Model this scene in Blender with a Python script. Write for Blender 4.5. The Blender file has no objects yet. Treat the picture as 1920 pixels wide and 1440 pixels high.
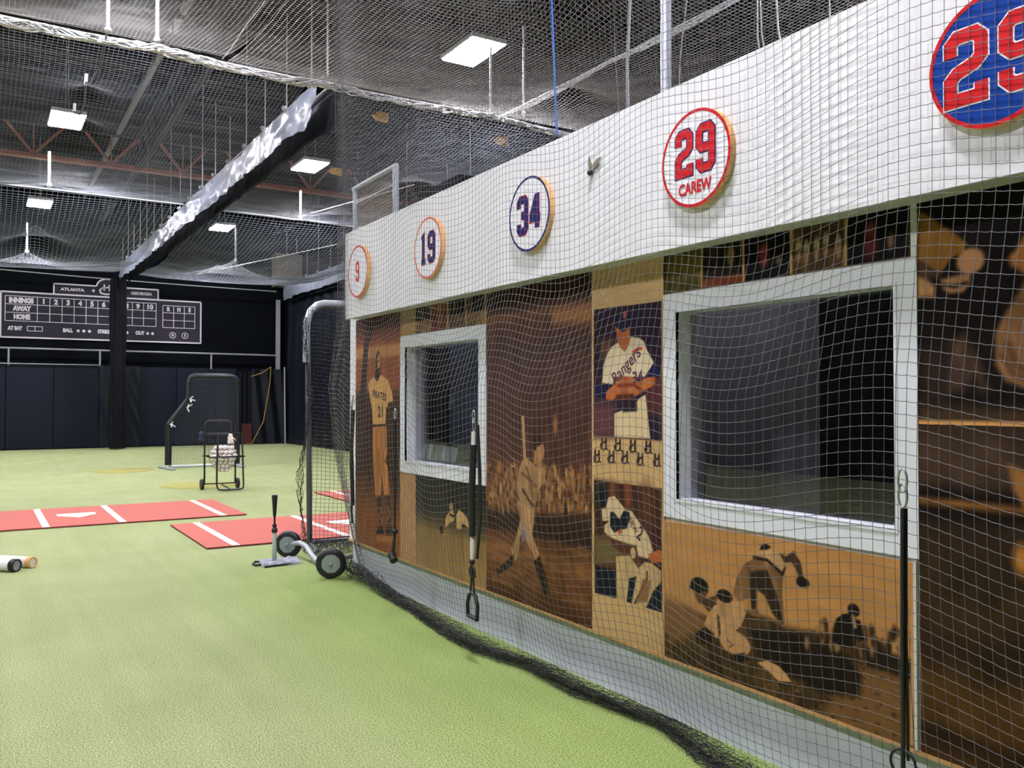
import bpy, math, random
import numpy as np
random.seed(7); RNG = np.random.default_rng(7)
SC = bpy.context.scene
COL = SC.collection
PI = math.pi

# ------------------------------------------------------------------ camera, world, exposure
FPX = 1640.0
YAW = math.atan(1005 / FPX); TILT = math.atan(30 / FPX); EYE = np.array([0, 0, 1.6])
cam = bpy.data.cameras.new('camera'); cam.sensor_width = 36; cam.lens = FPX / 1920 * 36
cam.clip_start = .05; cam.clip_end = 200
cob = bpy.data.objects.new('camera', cam); COL.objects.link(cob)
cob.location = EYE; cob.rotation_euler = (PI / 2 + TILT, 0, -YAW); SC.camera = cob
w = bpy.data.worlds.new('world'); SC.world = w; w.use_nodes = True
w.node_tree.nodes['Background'].inputs[0].default_value = (.75, .85, 1, 1)
w.node_tree.nodes['Background'].inputs[1].default_value = .05
SC.view_settings.view_transform = 'Standard'; SC.view_settings.look = 'None'
SC.view_settings.gamma = 1; SC.view_settings.use_curve_mapping = False
SC.view_settings.exposure = 0.22
SC.cycles.use_denoising = True
SC.cycles.adaptive_threshold = .02; SC.cycles.max_bounces = 6; SC.cycles.diffuse_bounces = 2; SC.cycles.glossy_bounces = 3
SC.cycles.transparent_max_bounces = 12; SC.cycles.sample_clamp_indirect = 6
LAMP = 190.0            # radiance of the LED bay lights
LIGHT_SPOTS = [(1.45, 2.4), (1.45, 10.65), (1.45, 18.87), (1.45, 27.32),
               (6.55, 3.6), (6.55, 11.85), (6.55, 19.65), (6.55, 28.15),
               (-3.6, 2.4), (-3.6, 10.65), (-3.6, 18.87), (-3.6, 27.32)]

# ------------------------------------------------------------------ design-time projection helpers (pixel of the photo -> point on a real plane)
_fw = np.array([math.sin(YAW) * math.cos(TILT), math.cos(YAW) * math.cos(TILT), math.sin(TILT)])
_rt = np.array([math.cos(YAW), -math.sin(YAW), 0]); _up = np.cross(_rt, _fw)
def _ray(x, y): return _fw * FPX + _rt * (x - 960) + _up * (720 - y)
def onX(x, y, v): d = _ray(x, y); return EYE + d * (v / d[0])
def onY(x, y, v): d = _ray(x, y); return EYE + d * (v / d[1])
def onZ(x, y, v): d = _ray(x, y); return EYE + d * ((v - 1.6) / d[2])

# ------------------------------------------------------------------ materials
def lin(c):
    c = [v / 255 for v in c]
    return tuple((v / 12.92 if v <= .04045 else ((v + .055) / 1.055) ** 2.4) for v in c)
MATS = {}
def mat(name, rgb, rough=.6, metal=0., spec=.5, noise=0., nscale=20., bump=0., bscale=60., emit=0., stretch=None, transl=0.):
    if name in MATS: return MATS[name]
    m = bpy.data.materials.new(name); m.use_nodes = True; nt = m.node_tree; N = nt.nodes; L = nt.links
    b = N['Principled BSDF']; c = lin(rgb) + (1,)
    b.inputs['Base Color'].default_value = c; b.inputs['Roughness'].default_value = rough
    b.inputs['Metallic'].default_value = metal; b.inputs['Specular IOR Level'].default_value = spec
    if emit:
        b.inputs['Emission Color'].default_value = (1.0, .965, 1.06, 1); b.inputs['Emission Strength'].default_value = emit
    if noise or bump:
        tc = N.new('ShaderNodeTexCoord'); mp = N.new('ShaderNodeMapping'); L.new(tc.outputs['Object'], mp.inputs[0])
        if stretch: mp.inputs['Scale'].default_value = stretch
    if noise:
        t = N.new('ShaderNodeTexNoise'); t.inputs['Scale'].default_value = nscale; t.inputs['Detail'].default_value = 5
        L.new(mp.outputs[0], t.inputs['Vector'])
        r = N.new('ShaderNodeMapRange'); r.inputs[3].default_value = 1 - noise; r.inputs[4].default_value = 1 + noise
        r.inputs[1].default_value = .3; r.inputs[2].default_value = .7
        L.new(t.outputs[0], r.inputs[0])
        x = N.new('ShaderNodeVectorMath'); x.operation = 'SCALE'; x.inputs[0].default_value = c[:3]
        L.new(r.outputs[0], x.inputs['Scale']); L.new(x.outputs[0], b.inputs['Base Color'])
    if bump:
        t = N.new('ShaderNodeTexNoise'); t.inputs['Scale'].default_value = bscale; t.inputs['Detail'].default_value = 4
        L.new(mp.outputs[0], t.inputs['Vector'])
        bp = N.new('ShaderNodeBump'); bp.inputs['Strength'].default_value = min(1, bump); bp.inputs['Distance'].default_value = .02
        L.new(t.outputs[0], bp.inputs['Height']); L.new(bp.outputs[0], b.inputs['Normal'])
    if transl:
        tr = N.new('ShaderNodeBsdfTranslucent'); tr.inputs[0].default_value = c
        mx = N.new('ShaderNodeMixShader'); mx.inputs[0].default_value = transl
        L.new(b.outputs[0], mx.inputs[1]); L.new(tr.outputs[0], mx.inputs[2])
        L.new(mx.outputs[0], N['Material Output'].inputs['Surface'])
    MATS[name] = m; return m

def turf_material():
    m = bpy.data.materials.new('artificial_turf'); m.use_nodes = True; nt = m.node_tree; N = nt.nodes; L = nt.links
    b = N['Principled BSDF']; b.inputs['Roughness'].default_value = .85; b.inputs['Specular IOR Level'].default_value = .25
    tc = N.new('ShaderNodeTexCoord')
    def noise(scale, det, mscale=None):
        t = N.new('ShaderNodeTexNoise'); t.inputs['Scale'].default_value = scale; t.inputs['Detail'].default_value = det
        if mscale:
            mp = N.new('ShaderNodeMapping'); mp.inputs['Scale'].default_value = mscale
            L.new(tc.outputs['Object'], mp.inputs[0]); L.new(mp.outputs[0], t.inputs['Vector'])
        else: L.new(tc.outputs['Object'], t.inputs['Vector'])
        return t
    fine = noise(120, 4); mid = noise(1.3, 4); nap = noise(1.0, 3, (6, .5, 1))
    cr = N.new('ShaderNodeValToRGB'); e = cr.color_ramp.elements
    e[0].position = .36; e[0].color = lin((118, 134, 76)) + (1,)
    e[1].position = .64; e[1].color = lin((208, 212, 162)) + (1,)
    L.new(fine.outputs[0], cr.inputs[0])
    mx = N.new('ShaderNodeMixRGB'); mx.blend_type = 'MULTIPLY'; mx.inputs[0].default_value = 1
    r = N.new('ShaderNodeValToRGB'); e = r.color_ramp.elements
    e[0].position = .3; e[0].color = (.84, .90, .80, 1); e[1].position = .7; e[1].color = (1.0, 1.0, 1.0, 1)
    L.new(mid.outputs[0], r.inputs[0]); L.new(cr.outputs[0], mx.inputs[1]); L.new(r.outputs[0], mx.inputs[2])
    mx2 = N.new('ShaderNodeMixRGB'); mx2.blend_type = 'MULTIPLY'; mx2.inputs[0].default_value = 1
    r2 = N.new('ShaderNodeValToRGB'); e = r2.color_ramp.elements
    e[0].position = .35; e[0].color = (.92, .93, .9, 1); e[1].position = .65; e[1].color = (1, 1, 1, 1)
    L.new(nap.outputs[0], r2.inputs[0]); L.new(mx.outputs[0], mx2.inputs[1]); L.new(r2.outputs[0], mx2.inputs[2])
    # pile tinted greener and darker along the clubhouse
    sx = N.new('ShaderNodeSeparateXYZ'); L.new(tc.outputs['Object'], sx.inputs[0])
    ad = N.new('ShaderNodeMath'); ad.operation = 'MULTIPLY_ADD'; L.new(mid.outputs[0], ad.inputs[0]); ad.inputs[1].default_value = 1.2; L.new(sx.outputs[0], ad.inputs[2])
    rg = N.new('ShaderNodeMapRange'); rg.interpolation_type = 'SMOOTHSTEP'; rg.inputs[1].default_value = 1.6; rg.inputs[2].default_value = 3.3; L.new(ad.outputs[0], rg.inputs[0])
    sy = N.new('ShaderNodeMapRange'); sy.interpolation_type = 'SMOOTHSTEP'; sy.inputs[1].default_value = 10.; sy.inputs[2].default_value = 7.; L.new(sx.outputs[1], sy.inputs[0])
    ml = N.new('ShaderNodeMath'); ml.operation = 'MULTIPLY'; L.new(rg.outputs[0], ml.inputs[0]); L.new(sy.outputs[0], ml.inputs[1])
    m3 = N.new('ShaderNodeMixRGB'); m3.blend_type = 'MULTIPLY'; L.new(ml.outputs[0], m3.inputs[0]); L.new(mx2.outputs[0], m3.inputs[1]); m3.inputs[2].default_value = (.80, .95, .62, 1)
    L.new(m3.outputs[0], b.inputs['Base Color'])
    bp = N.new('ShaderNodeBump'); bp.inputs['Strength'].default_value = .9; bp.inputs['Distance'].default_value = .012
    L.new(fine.outputs[0], bp.inputs['Height']); L.new(bp.outputs[0], b.inputs['Normal'])
    return m

def art_material():
    m = bpy.data.materials.new('printed_photo_panel'); m.use_nodes = True; N = m.node_tree.nodes; L = m.node_tree.links
    b = N['Principled BSDF']; b.inputs['Roughness'].default_value = .6; b.inputs['Specular IOR Level'].default_value = .08
    a = N.new('ShaderNodeAttribute'); a.attribute_name = 'print'
    L.new(a.outputs['Color'], b.inputs['Base Color']); return m
def glass_material():
    m = bpy.data.materials.new('window_glass'); m.use_nodes = True; N = m.node_tree.nodes; L = m.node_tree.links
    N.remove(N['Principled BSDF']); g = N.new('ShaderNodeBsdfGlossy'); g.inputs['Roughness'].default_value = .01
    g.inputs['Color'].default_value = (1, 1, 1, 1)
    t = N.new('ShaderNodeBsdfTransparent'); t.inputs[0].default_value = (.8, .82, .85, 1)
    lw = N.new('ShaderNodeLayerWeight'); lw.inputs[0].default_value = .5
    pw = N.new('ShaderNodeMath'); pw.operation = 'POWER'; pw.inputs[1].default_value = 4; L.new(lw.outputs['Facing'], pw.inputs[0])
    f = N.new('ShaderNodeMath'); f.operation = 'MULTIPLY_ADD'; L.new(pw.outputs[0], f.inputs[0]); f.inputs[1].default_value = .9; f.inputs[2].default_value = .05
    mx = N.new('ShaderNodeMixShader'); L.new(f.outputs[0], mx.inputs[0]); L.new(t.outputs[0], mx.inputs[1]); L.new(g.outputs[0], mx.inputs[2])
    L.new(mx.outputs[0], N['Material Output'].inputs['Surface']); return m

M = dict(
    white=mat('white_paint', (244, 245, 248), .55, noise=.03, nscale=6, bump=.12, bscale=30),
    white_trim=mat('white_trim', (232, 235, 240), .35),
    board_white=mat('white_kick_board', (214, 220, 228), .5, noise=.05, nscale=5),
    seam=mat('seam_dark', (60, 62, 66), .8),
    tan=mat('raw_board_edge', (196, 152, 96), .6, noise=.12, nscale=14),
    soffit=mat('soffit_board', (205, 208, 200), .7),
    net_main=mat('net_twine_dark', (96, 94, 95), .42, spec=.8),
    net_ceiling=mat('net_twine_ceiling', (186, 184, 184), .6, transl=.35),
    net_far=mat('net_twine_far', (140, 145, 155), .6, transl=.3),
    net_black=mat('net_twine_black', (22, 23, 27), .45, spec=.7),
    black=mat('black_cloth', (11, 14, 20), .85, spec=.2, noise=.2, nscale=3),
    vinyl=mat('black_vinyl', (17, 22, 32), .45, spec=.3, noise=.15, nscale=2, bump=.25, bscale=5),
    pad=mat('navy_wall_pad', (12, 20, 35), .6, spec=.2, noise=.1, nscale=3, bump=.1, bscale=8),
    valance=mat('silver_vinyl', (128, 134, 148), .34, noise=.2, nscale=3, bump=1, bscale=5),
    deck=mat('roof_deck', (60, 60, 63), .75, noise=.12, nscale=2),
    steel_dark=mat('dark_steel', (30, 30, 34), .6, noise=.2, nscale=4),
    steel_red=mat('red_oxide_steel', (176, 112, 92), .6, noise=.15, nscale=4),
    steel_brown=mat('brown_steel', (84, 52, 44), .6),
    galv=mat('galvanised_steel', (186, 192, 200), .38, metal=.3, noise=.08, nscale=8),
    cable=mat('white_cable', (225, 226, 230), .5),
    rod=mat('grey_rod', (150, 152, 156), .5),
    blue_rope=mat('blue_rope', (70, 130, 225), .6),
    yellow=mat('yellow_paint', (228, 176, 44), .5),
    yellow_rope=mat('yellow_rope', (150, 124, 52), .7),
    concrete=mat('beige_block', (150, 142, 126), .8, noise=.1, nscale=4),
    wallgrey=mat('dark_grey_wall', (20, 22, 26), .8, noise=.1, nscale=1),
    backwall=mat('black_backdrop', (4, 8, 16), .85, spec=.12, noise=.15, nscale=1.5),
    mat_red=mat('red_turf_mat', (194, 106, 93), .9, noise=.16, nscale=90, bump=.4, bscale=200),
    mat_edge=mat('mat_rubber_edge', (110, 52, 46), .8),
    mat_white=mat('white_inlay', (246, 244, 240), .8),
    rubber=mat('black_rubber', (26, 27, 29), .5),
    tyre=mat('tyre_rubber', (34, 34, 36), .45),
    hub=mat('grey_hub', (150, 162, 162), .45, metal=.3),
    tee=mat('tee_grey_green', (150, 166, 154), .45),
    cloth=mat('grey_cloth', (150, 154, 166), .8, noise=.25, nscale=14),
    padfoam=mat('black_foam_sleeve', (16, 19, 28), .45, bump=.4, bscale=18),
    greypad=mat('grey_pipe', (104, 108, 114), .45, metal=.3),
    ball=mat('baseball_leather', (244, 236, 230), .55, noise=.10, nscale=16),
    red=mat('sign_red', (214, 30, 38), .6, spec=.15), blue=mat('sign_blue', (8, 62, 158), .6, spec=.15),
    navy=mat('sign_navy', (26, 28, 100), .6, spec=.15), sign_white=mat('sign_white', (246, 246, 250), .6, spec=.2),
    orange=mat('sign_orange', (226, 98, 62), .5),
    ply=mat('plywood_edge', (226, 176, 110), .6, noise=.1, nscale=20),
    banner=mat('banner_print', (46, 43, 54), .7, spec=.2), banner_white=mat('banner_white', (206, 202, 210), .55),
    spot=mat('worn_spot', (158, 156, 84), .9, noise=.12, nscale=30),
    room=mat('office_wall', (84, 84, 92), .8), room_floor=mat('office_floor', (70, 72, 80), .7),
    lens_fill=mat('office_fill_lens', (255, 255, 255), .4, emit=11), grey_blind=mat('grey_blind', (118, 112, 114), .8, noise=.1, nscale=3), blue_grey=mat('blue_grey_partition', (84, 94, 116), .8),  # first entry: glow of the fill lamps added inside the clubhouse
    lens=mat('lamp_lens', (255, 255, 255), .4, emit=LAMP), housing=mat('lamp_housing', (210, 210, 212), .4),
    lettering=mat('jersey_print', (92, 38, 62), .6), dark_letter=mat('dark_print', (38, 28, 26), .6),
    cream=mat('cream_plastic', (224, 214, 196), .5), tube_white=mat('white_plastic', (246, 246, 248), .35),
    hook=mat('carabiner_steel', (196, 198, 200), .3, metal=.8),
    tape=mat('white_tape', (214, 212, 206), .6), paper=mat('books_mixed', (176, 178, 180), .6),
    bag_navy=mat('bag_navy', (26, 30, 62), .7), crimson=mat('dark_red_cloth', (70, 10, 18), .7),
)
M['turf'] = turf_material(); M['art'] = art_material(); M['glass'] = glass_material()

# ------------------------------------------------------------------ mesh builder
def basis(d):
    d = np.asarray(d, float); d = d / np.linalg.norm(d)
    a = np.array([0, 0, 1.]) if abs(d[2]) < .9 else np.array([1., 0, 0])
    u = np.cross(a, d); u /= np.linalg.norm(u); return d, u, np.cross(d, u)
class MB:
    def __init__(s): s.v = []; s.f = []; s.mi = []; s.sm = []
    def add(s, vs, fs, mi=0, sm=False):
        o = len(s.v); s.v += [tuple(map(float, p)) for p in vs]
        for f in fs: s.f.append(tuple(i + o for i in f)); s.mi.append(mi); s.sm.append(sm)
        return s
    def box(s, a, b, mi=0):
        x0, y0, z0 = a; x1, y1, z1 = b
        vs = [(x0, y0, z0), (x1, y0, z0), (x1, y1, z0), (x0, y1, z0), (x0, y0, z1), (x1, y0, z1), (x1, y1, z1), (x0, y1, z1)]
        return s.add(vs, [(0, 3, 2, 1), (4, 5, 6, 7), (0, 1, 5, 4), (1, 2, 6, 5), (2, 3, 7, 6), (3, 0, 4, 7)], mi)
    def bar(s, p, q, w, h=None, mi=0):          # rectangular bar between two points
        h = h or w; p = np.array(p, float); q = np.array(q, float); d, u, v = basis(q - p)
        vs = [c + u * a * w / 2 + v * b * h / 2 for c in (p, q) for a, b in ((-1, -1), (1, -1), (1, 1), (-1, 1))]
        return s.add(vs, [(0, 1, 2, 3), (7, 6, 5, 4), (0, 4, 5, 1), (1, 5, 6, 2), (2, 6, 7, 3), (3, 7, 4, 0)], mi)
    def tube(s, pts, r, n=8, mi=0, cap=True, closed=False):
        P = np.array(pts, float); K = len(P); R = np.full(K, r) if np.isscalar(r) else np.array(r, float)
        T = np.gradient(P, axis=0) if not closed else np.roll(P, -1, 0) - np.roll(P, 1, 0)
        T /= np.linalg.norm(T, axis=1)[:, None] + 1e-12
        _, u, _ = basis(T[0]); vs = []
        for i in range(K):
            u = u - T[i] * (u @ T[i]); u /= np.linalg.norm(u); v = np.cross(T[i], u)
            for k in range(n):
                a = 2 * PI * k / n; vs.append(P[i] + R[i] * (u * math.cos(a) + v * math.sin(a)))
        fs = []; last = K if closed else K - 1
        for i in range(last):
            j = (i + 1) % K
            for k in range(n): fs.append((i * n + k, i * n + (k + 1) % n, j * n + (k + 1) % n, j * n + k))
        s.add(vs, fs, mi, True)
        if cap and not closed:
            s.add(vs[:n], [tuple(range(n))[::-1]], mi); s.add(vs[-n:], [tuple(range(n))], mi)
        return s
    def cyl(s, p, q, r, r2=None, n=20, mi=0): return s.tube([p, q], [r, r if r2 is None else r2], n, mi)
    def lathe(s, c, axis, prof, n=24, mi=0, sm=True):    # prof: (offset along axis, radius)
        d, u, v = basis(axis); c = np.array(c, float); vs = []
        for t, r in prof:
            for k in range(n):
                a = 2 * PI * k / n; vs.append(c + d * t + r * (u * math.cos(a) + v * math.sin(a)))
        fs = [(i * n + k, i * n + (k + 1) % n, (i + 1) * n + (k + 1) % n, (i + 1) * n + k) for i in range(len(prof) - 1) for k in range(n)]
        return s.add(vs, fs, mi, sm)
    def ball(s, c, r, n=10, mi=0):
        rx, ry, rz = (r, r, r) if np.isscalar(r) else r; vs = []; fs = []
        for i in range(n + 1):
            th = PI * i / n
            for k in range(2 * n):
                a = PI * k / n; vs.append((c[0] + rx * math.sin(th) * math.cos(a), c[1] + ry * math.sin(th) * math.sin(a), c[2] + rz * math.cos(th)))
        for i in range(n):
            for k in range(2 * n): fs.append((i * 2 * n + k, (i + 1) * 2 * n + k, (i + 1) * 2 * n + (k + 1) % (2 * n), i * 2 * n + (k + 1) % (2 * n)))
        return s.add(vs, fs, mi, True)
    def grid(s, G, mi=0, sm=True):              # G (a,b,3)
        a, b, _ = G.shape
        return s.add(G.reshape(-1, 3).tolist(), [(i * b + j, i * b + j + 1, (i + 1) * b + j + 1, (i + 1) * b + j) for i in range(a - 1) for j in range(b - 1)], mi, sm)
    def prism(s, pts, off, mi=0):               # planar outline extruded by a vector
        n = len(pts); P = [np.array(p, float) for p in pts]; Q = [p + np.array(off) for p in P]
        return s.add(P + Q, [tuple(range(n))[::-1], tuple(range(n, 2 * n))] + [(i, (i + 1) % n, n + (i + 1) % n, n + i) for i in range(n)], mi)
    def build(s, name, m, parent=None, loc=None):
        me = bpy.data.meshes.new(name); me.from_pydata(s.v, [], s.f)
        for x in (m if isinstance(m, (list, tuple)) else [m]): me.materials.append(M[x] if isinstance(x, str) else x)
        me.polygons.foreach_set('material_index', s.mi); me.polygons.foreach_set('use_smooth', s.sm); me.update()
        o = bpy.data.objects.new(name, me); COL.objects.link(o)
        if parent: o.parent = parent; 
        if loc is not None: o.location = loc
        return o
def raw_mesh(name, V, Fq, m, parent=None, smooth=True):
    me = bpy.data.meshes.new(name); V = np.ascontiguousarray(V, np.float32); Fq = np.ascontiguousarray(Fq, np.int32)
    k = Fq.shape[1]; me.vertices.add(len(V)); me.vertices.foreach_set('co', V.ravel())
    me.loops.add(Fq.size); me.loops.foreach_set('vertex_index', Fq.ravel())
    me.polygons.add(len(Fq)); me.polygons.foreach_set('loop_start', np.arange(0, Fq.size, k, dtype=np.int32))
    try: me.polygons.foreach_set('loop_total', np.full(len(Fq), k, np.int32))
    except Exception: pass
    me.polygons.foreach_set('use_smooth', np.full(len(Fq), smooth)); me.materials.append(M[m]); me.update(calc_edges=True); me.validate()
    o = bpy.data.objects.new(name, me); COL.objects.link(o)
    if parent: o.parent = parent
    return o
def thing(name, label, cat, loc=(0, 0, 0), group=None):
    o = bpy.data.objects.new(name, None); COL.objects.link(o); o.location = loc; o['label'] = label; o['category'] = cat
    o.empty_display_size = .1
    if group: o['group'] = group
    return o
def tag(o, label, cat, group=None):
    o['label'] = label; o['category'] = cat
    if group: o['group'] = group
    return o
def struct(o): o['kind'] = 'structure'; return o

# ---- netting: rows and columns of twine as real tubes
def net_tubes(G, r, closed_rows=False, sides=3, knots=0., ref_r=(0, 0, 1), ref_c=(1, 0, 0), rowsag=0.):
    Vs = []; Fs = []; base = 0
    def strands(P, ref, rr):
        nonlocal base
        n, k, _ = P.shape
        T = np.gradient(P, axis=1); T /= np.linalg.norm(T, axis=2)[..., None] + 1e-9
        u = np.cross(T, np.array(ref, float)); u /= np.linalg.norm(u, axis=2)[..., None] + 1e-9; v = np.cross(T, u)
        ang = np.arange(sides) * 2 * PI / sides
        ring = P[:, :, None, :] + rr * (u[:, :, None, :] * np.cos(ang)[None, None, :, None] + v[:, :, None, :] * np.sin(ang)[None, None, :, None])
        Vs.append(ring.reshape(-1, 3))
        idx = base + np.arange(n * k * sides).reshape(n, k, sides)
        a = idx[:, :-1]; b = idx[:, 1:]
        Fs.append(np.stack([a, np.roll(a, -1, 2), np.roll(b, -1, 2), b], -1).reshape(-1, 4)); base += n * k * sides
    R = G
    if rowsag:
        mid = (G[:, 1:] + G[:, :-1]) / 2; mid[..., 2] -= rowsag
        R = np.empty((G.shape[0], G.shape[1] * 2 - 1, 3)); R[:, 0::2] = G; R[:, 1::2] = mid
    strands(R, ref_r, r); strands(np.swapaxes(G, 0, 1), ref_c, r)
    if knots:
        C = G.reshape(-1, 3); O = np.array([(1, 0, 0), (-1, 0, 0), (0, 1, 0), (0, -1, 0), (0, 0, 1), (0, 0, -1)], float) * knots
        Vs.append((C[:, None] + O[None]).reshape(-1, 3)); i0 = base + np.arange(len(C))[:, None] * 6
        q = np.array([(4, 0, 2, 2), (4, 2, 1, 1), (4, 1, 3, 3), (4, 3, 0, 0), (5, 2, 0, 0), (5, 1, 2, 2), (5, 3, 1, 1), (5, 0, 3, 3)])
        KF = (i0[:, None] + q[None, :, :3].reshape(1, 8, 3)).reshape(-1, 3)
        return np.concatenate(Vs), np.concatenate(Fs), KF
    return np.concatenate(Vs), np.concatenate(Fs), None
def net(name, G, r, m, parent=None, **k):
    V, Fq, KF = net_tubes(G, r, **k)
    if KF is not None:   # knots as triangles -> turn into quads by mixing two meshes is needless: emit tri mesh
        T = np.concatenate([Fq[:, [0, 1, 2]], Fq[:, [0, 2, 3]], KF]); return raw_mesh(name, V, T, m, parent)
    return raw_mesh(name, V, Fq, m, parent)

_P = RNG.random((64, 64))
def vnoise(x, y):
    x = np.asarray(x, float); y = np.asarray(y, float); xi = np.floor(x).astype(int); yi = np.floor(y).astype(int)
    fx = x - xi; fy = y - yi; fx = fx * fx * (3 - 2 * fx); fy = fy * fy * (3 - 2 * fy)
    g = lambda a, b: _P[a % 64, b % 64]
    return (g(xi, yi) * (1 - fx) + g(xi + 1, yi) * fx) * (1 - fy) + (g(xi, yi + 1) * (1 - fx) + g(xi + 1, yi + 1) * fx) * fy
def fbm(x, y, o=4): return sum(vnoise(x * 2 ** k + 17 * k, y * 2 ** k + 31 * k) / 2 ** (k + 1) for k in range(o))

# ------------------------------------------------------------------ lettering
def text_tris(s, size, offset=0.):
    cu = bpy.data.curves.new('lettering', 'FONT'); cu.body = s; cu.size = size; cu.align_x = 'CENTER'; cu.align_y = 'CENTER'; cu.offset = offset
    cu.resolution_u = 4
    ob = bpy.data.objects.new('lettering', cu); COL.objects.link(ob); dg = bpy.context.evaluated_depsgraph_get(); dg.update()
    me = ob.evaluated_get(dg).to_mesh(); vs = [tuple(v.co) for v in me.vertices]; fs = [tuple(p.vertices) for p in me.polygons]
    ob.evaluated_get(dg).to_mesh_clear(); bpy.data.objects.remove(ob); bpy.data.curves.remove(cu)
    return vs, fs
def put_text(mb, s, size, fn, sx=1., rot=0., mi=0, offset=0., skew=0.):
    vs, fs = text_tris(s, size, offset); c, d = math.cos(rot), math.sin(rot); out = []
    for x, y, _ in vs:
        x = x * sx + skew * y; out.append(fn(x * c - y * d, x * d + y * c))
    mb.add(out, fs, mi)
def stroke2d(pts, t, closed=False):      # thick mitred polyline in 2-D -> verts, quads
    P = np.array(pts, float); n = len(P); L = []; R = []
    for i in range(n):
        a = P[i] - P[i - 1] if i or closed else P[1] - P[0]; b = P[(i + 1) % n] - P[i] if i < n - 1 or closed else P[-1] - P[-2]
        a = a / np.linalg.norm(a); b = b / np.linalg.norm(b); na = np.array([-a[1], a[0]]); nb = np.array([-b[1], b[0]])
        m_ = na + nb; m_ /= np.linalg.norm(m_); k = t / 2 / max(.35, m_ @ na); L.append(P[i] + m_ * k); R.append(P[i] - m_ * k)
    fs = [(i, i + 1, n + i + 1, n + i) for i in range(n - 1)]
    if closed: fs.append((n - 1, 0, n, 2 * n - 1))
    return L + R, fs
DIG = {'2': [[(0, 1.42), (0, 1.8), (.2, 2), (.8, 2), (1, 1.8), (1, 1.25), (.8, 1.05), (.2, .85), (0, .65), (0, 0), (1, 0), (1, .42)]],
       '9': [[(1, 1.0), (.2, 1.0), (0, 1.2), (0, 1.8), (.2, 2), (.8, 2), (1, 1.8), (1, 1.4)], [(1, 1.6), (1, .2), (.8, 0), (.2, 0), (0, .2), (0, .5)]],
       '1': [[(.1, 1.75), (.5, 1.95), (.5, 0)], [(.05, 0), (.95, 0)]],
       '3': [[(0, 1.5), (0, 1.8), (.2, 2), (.8, 2), (1, 1.8), (1, 1.2), (.8, 1), (.35, 1)], [(.35, 1), (.8, 1), (1, .8), (1, .2), (.8, 0), (.2, 0), (0, .2), (0, .5)]],
       '4': [[(.78, 0), (.78, 2.12)], [(.72, 1.95), (.08, .85), (.08, .62), (1.18, .62)]]}
def digits(mb, s, cx, cy, wd, ht, gap, t, fn, mi=0):
    tot = len(s) * wd + (len(s) - 1) * gap; x0 = cx - tot / 2
    for i, ch in enumerate(s):
        for q_, st in enumerate(DIG[ch]):
            pts = [(x0 + i * (wd + gap) + x * wd, cy + (y - 1) * ht / 2) for x, y in st]
            # extend free ends
            vs, fs = stroke2d(pts, t); mb.add([tuple(np.array(fn(*v)) - np.array([.00025 * q_, 0, 0])) for v in vs], fs, mi)

# ================================================================== THE SETTING
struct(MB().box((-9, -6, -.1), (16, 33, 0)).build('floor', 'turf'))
ce = MB().box((-9, -6, 8.9), (16, 33, 9.0))
for i in range(int(39 / .3)):                                # deck ribs
    s0 = -6 + i * .3; ce.box((-9, s0, 8.84), (16, s0 + .12, 8.9))
struct(ce.build('ceiling', 'deck'))
struct(MB().box((-9, 32.4, 0), (16, 33, 8.9)).build('wall_back', 'backwall'))
struct(MB().box((-9.3, -6, 0), (-9, 33, 8.9)).build('wall_left', 'wallgrey'))
struct(MB().box((16, -6, 0), (16.3, 33, 8.9)).build('wall_right', 'wallgrey'))
struct(MB().box((-9, -6.3, 0), (16, -6, 8.9)).build('wall_rear', 'wallgrey'))

# roof purlins and trusses
for i in range(24):
    s0 = -4.5 + i * 1.6
    b = MB(); b.box((-9, s0, 8.70), (16, s0 + .10, 8.84)); b.box((-9, s0 - .03, 8.55), (16, s0 + .13, 8.585))
    for k in range(50): b.bar((-9 + k * .5, s0 + .05, 8.57 + .17 * (k % 2)), (-9 + (k + 1) * .5, s0 + .05, 8.57 + .17 * ((k + 1) % 2)), .02)
    struct(b.build('ceiling_purlin', 'steel_dark'))
def truss_x(s0, m, lo, label, hi=8.55):
    t = thing('roof_truss', label, 'roof truss', (0, s0, lo)); H = hi - lo
    MB().box((-9, -.11, 0), (16, .11, .05)).box((-9, -.03, .05), (16, .03, .13)).build('bottom_chord', m, t)
    MB().box((-9, -.1, H - .16), (16, .1, H)).build('top_chord', 'steel_dark', t)
    n = 20
    for k in range(n):
        x0 = -9.35 + k * 1.75 - .4
        if x0 < -9 or x0 > 14.7: continue
        MB().bar((x0 + .4, 0, .1), (x0 - .35 + .1, 0, H - .1), .06).bar((x0 + .4, 0, .1), (x0 + 1.1, 0, H - .1), .06).bar((x0 + .4, 0, .05), (x0 + .4, 0, H), .03).build('web_brace', m, t)
truss_x(24.4, 'steel_red', 7.55, 'red oxide roof truss crossing the hall beyond the bright bay lights')
truss_x(16.2, 'steel_dark', 7.9, 'dark roof truss crossing the hall above the long silver curtain valance')
truss_x(7.9, 'steel_brown', 7.9, 'brown roof truss crossing above the white clubhouse')
def truss_y(x0, m, lo, hi, label, s0=-6, s1=33):
    t = thing('roof_girder', label, 'roof girder', (x0, 0, lo)); H = hi - lo
    MB().box((-.06, s0, 0), (.06, s1, .07)).build('bottom_chord', m, t); MB().box((-.12, s0, H - .1), (.12, s1, H)).build('top_chord', m, t)
    w_ = MB(); k = s0
    while k < s1 - .9: w_.bar((0, k, .05), (0, k + .45, H - .05), .05); w_.bar((0, k + .45, H - .05), (0, k + .9, .05), .05); k += .9
    w_.build('web', m, t)
truss_y(3.6, 'steel_dark', 7.65, 8.5, 'dark open web roof girder running lengthwise over the divider curtain')
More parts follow.
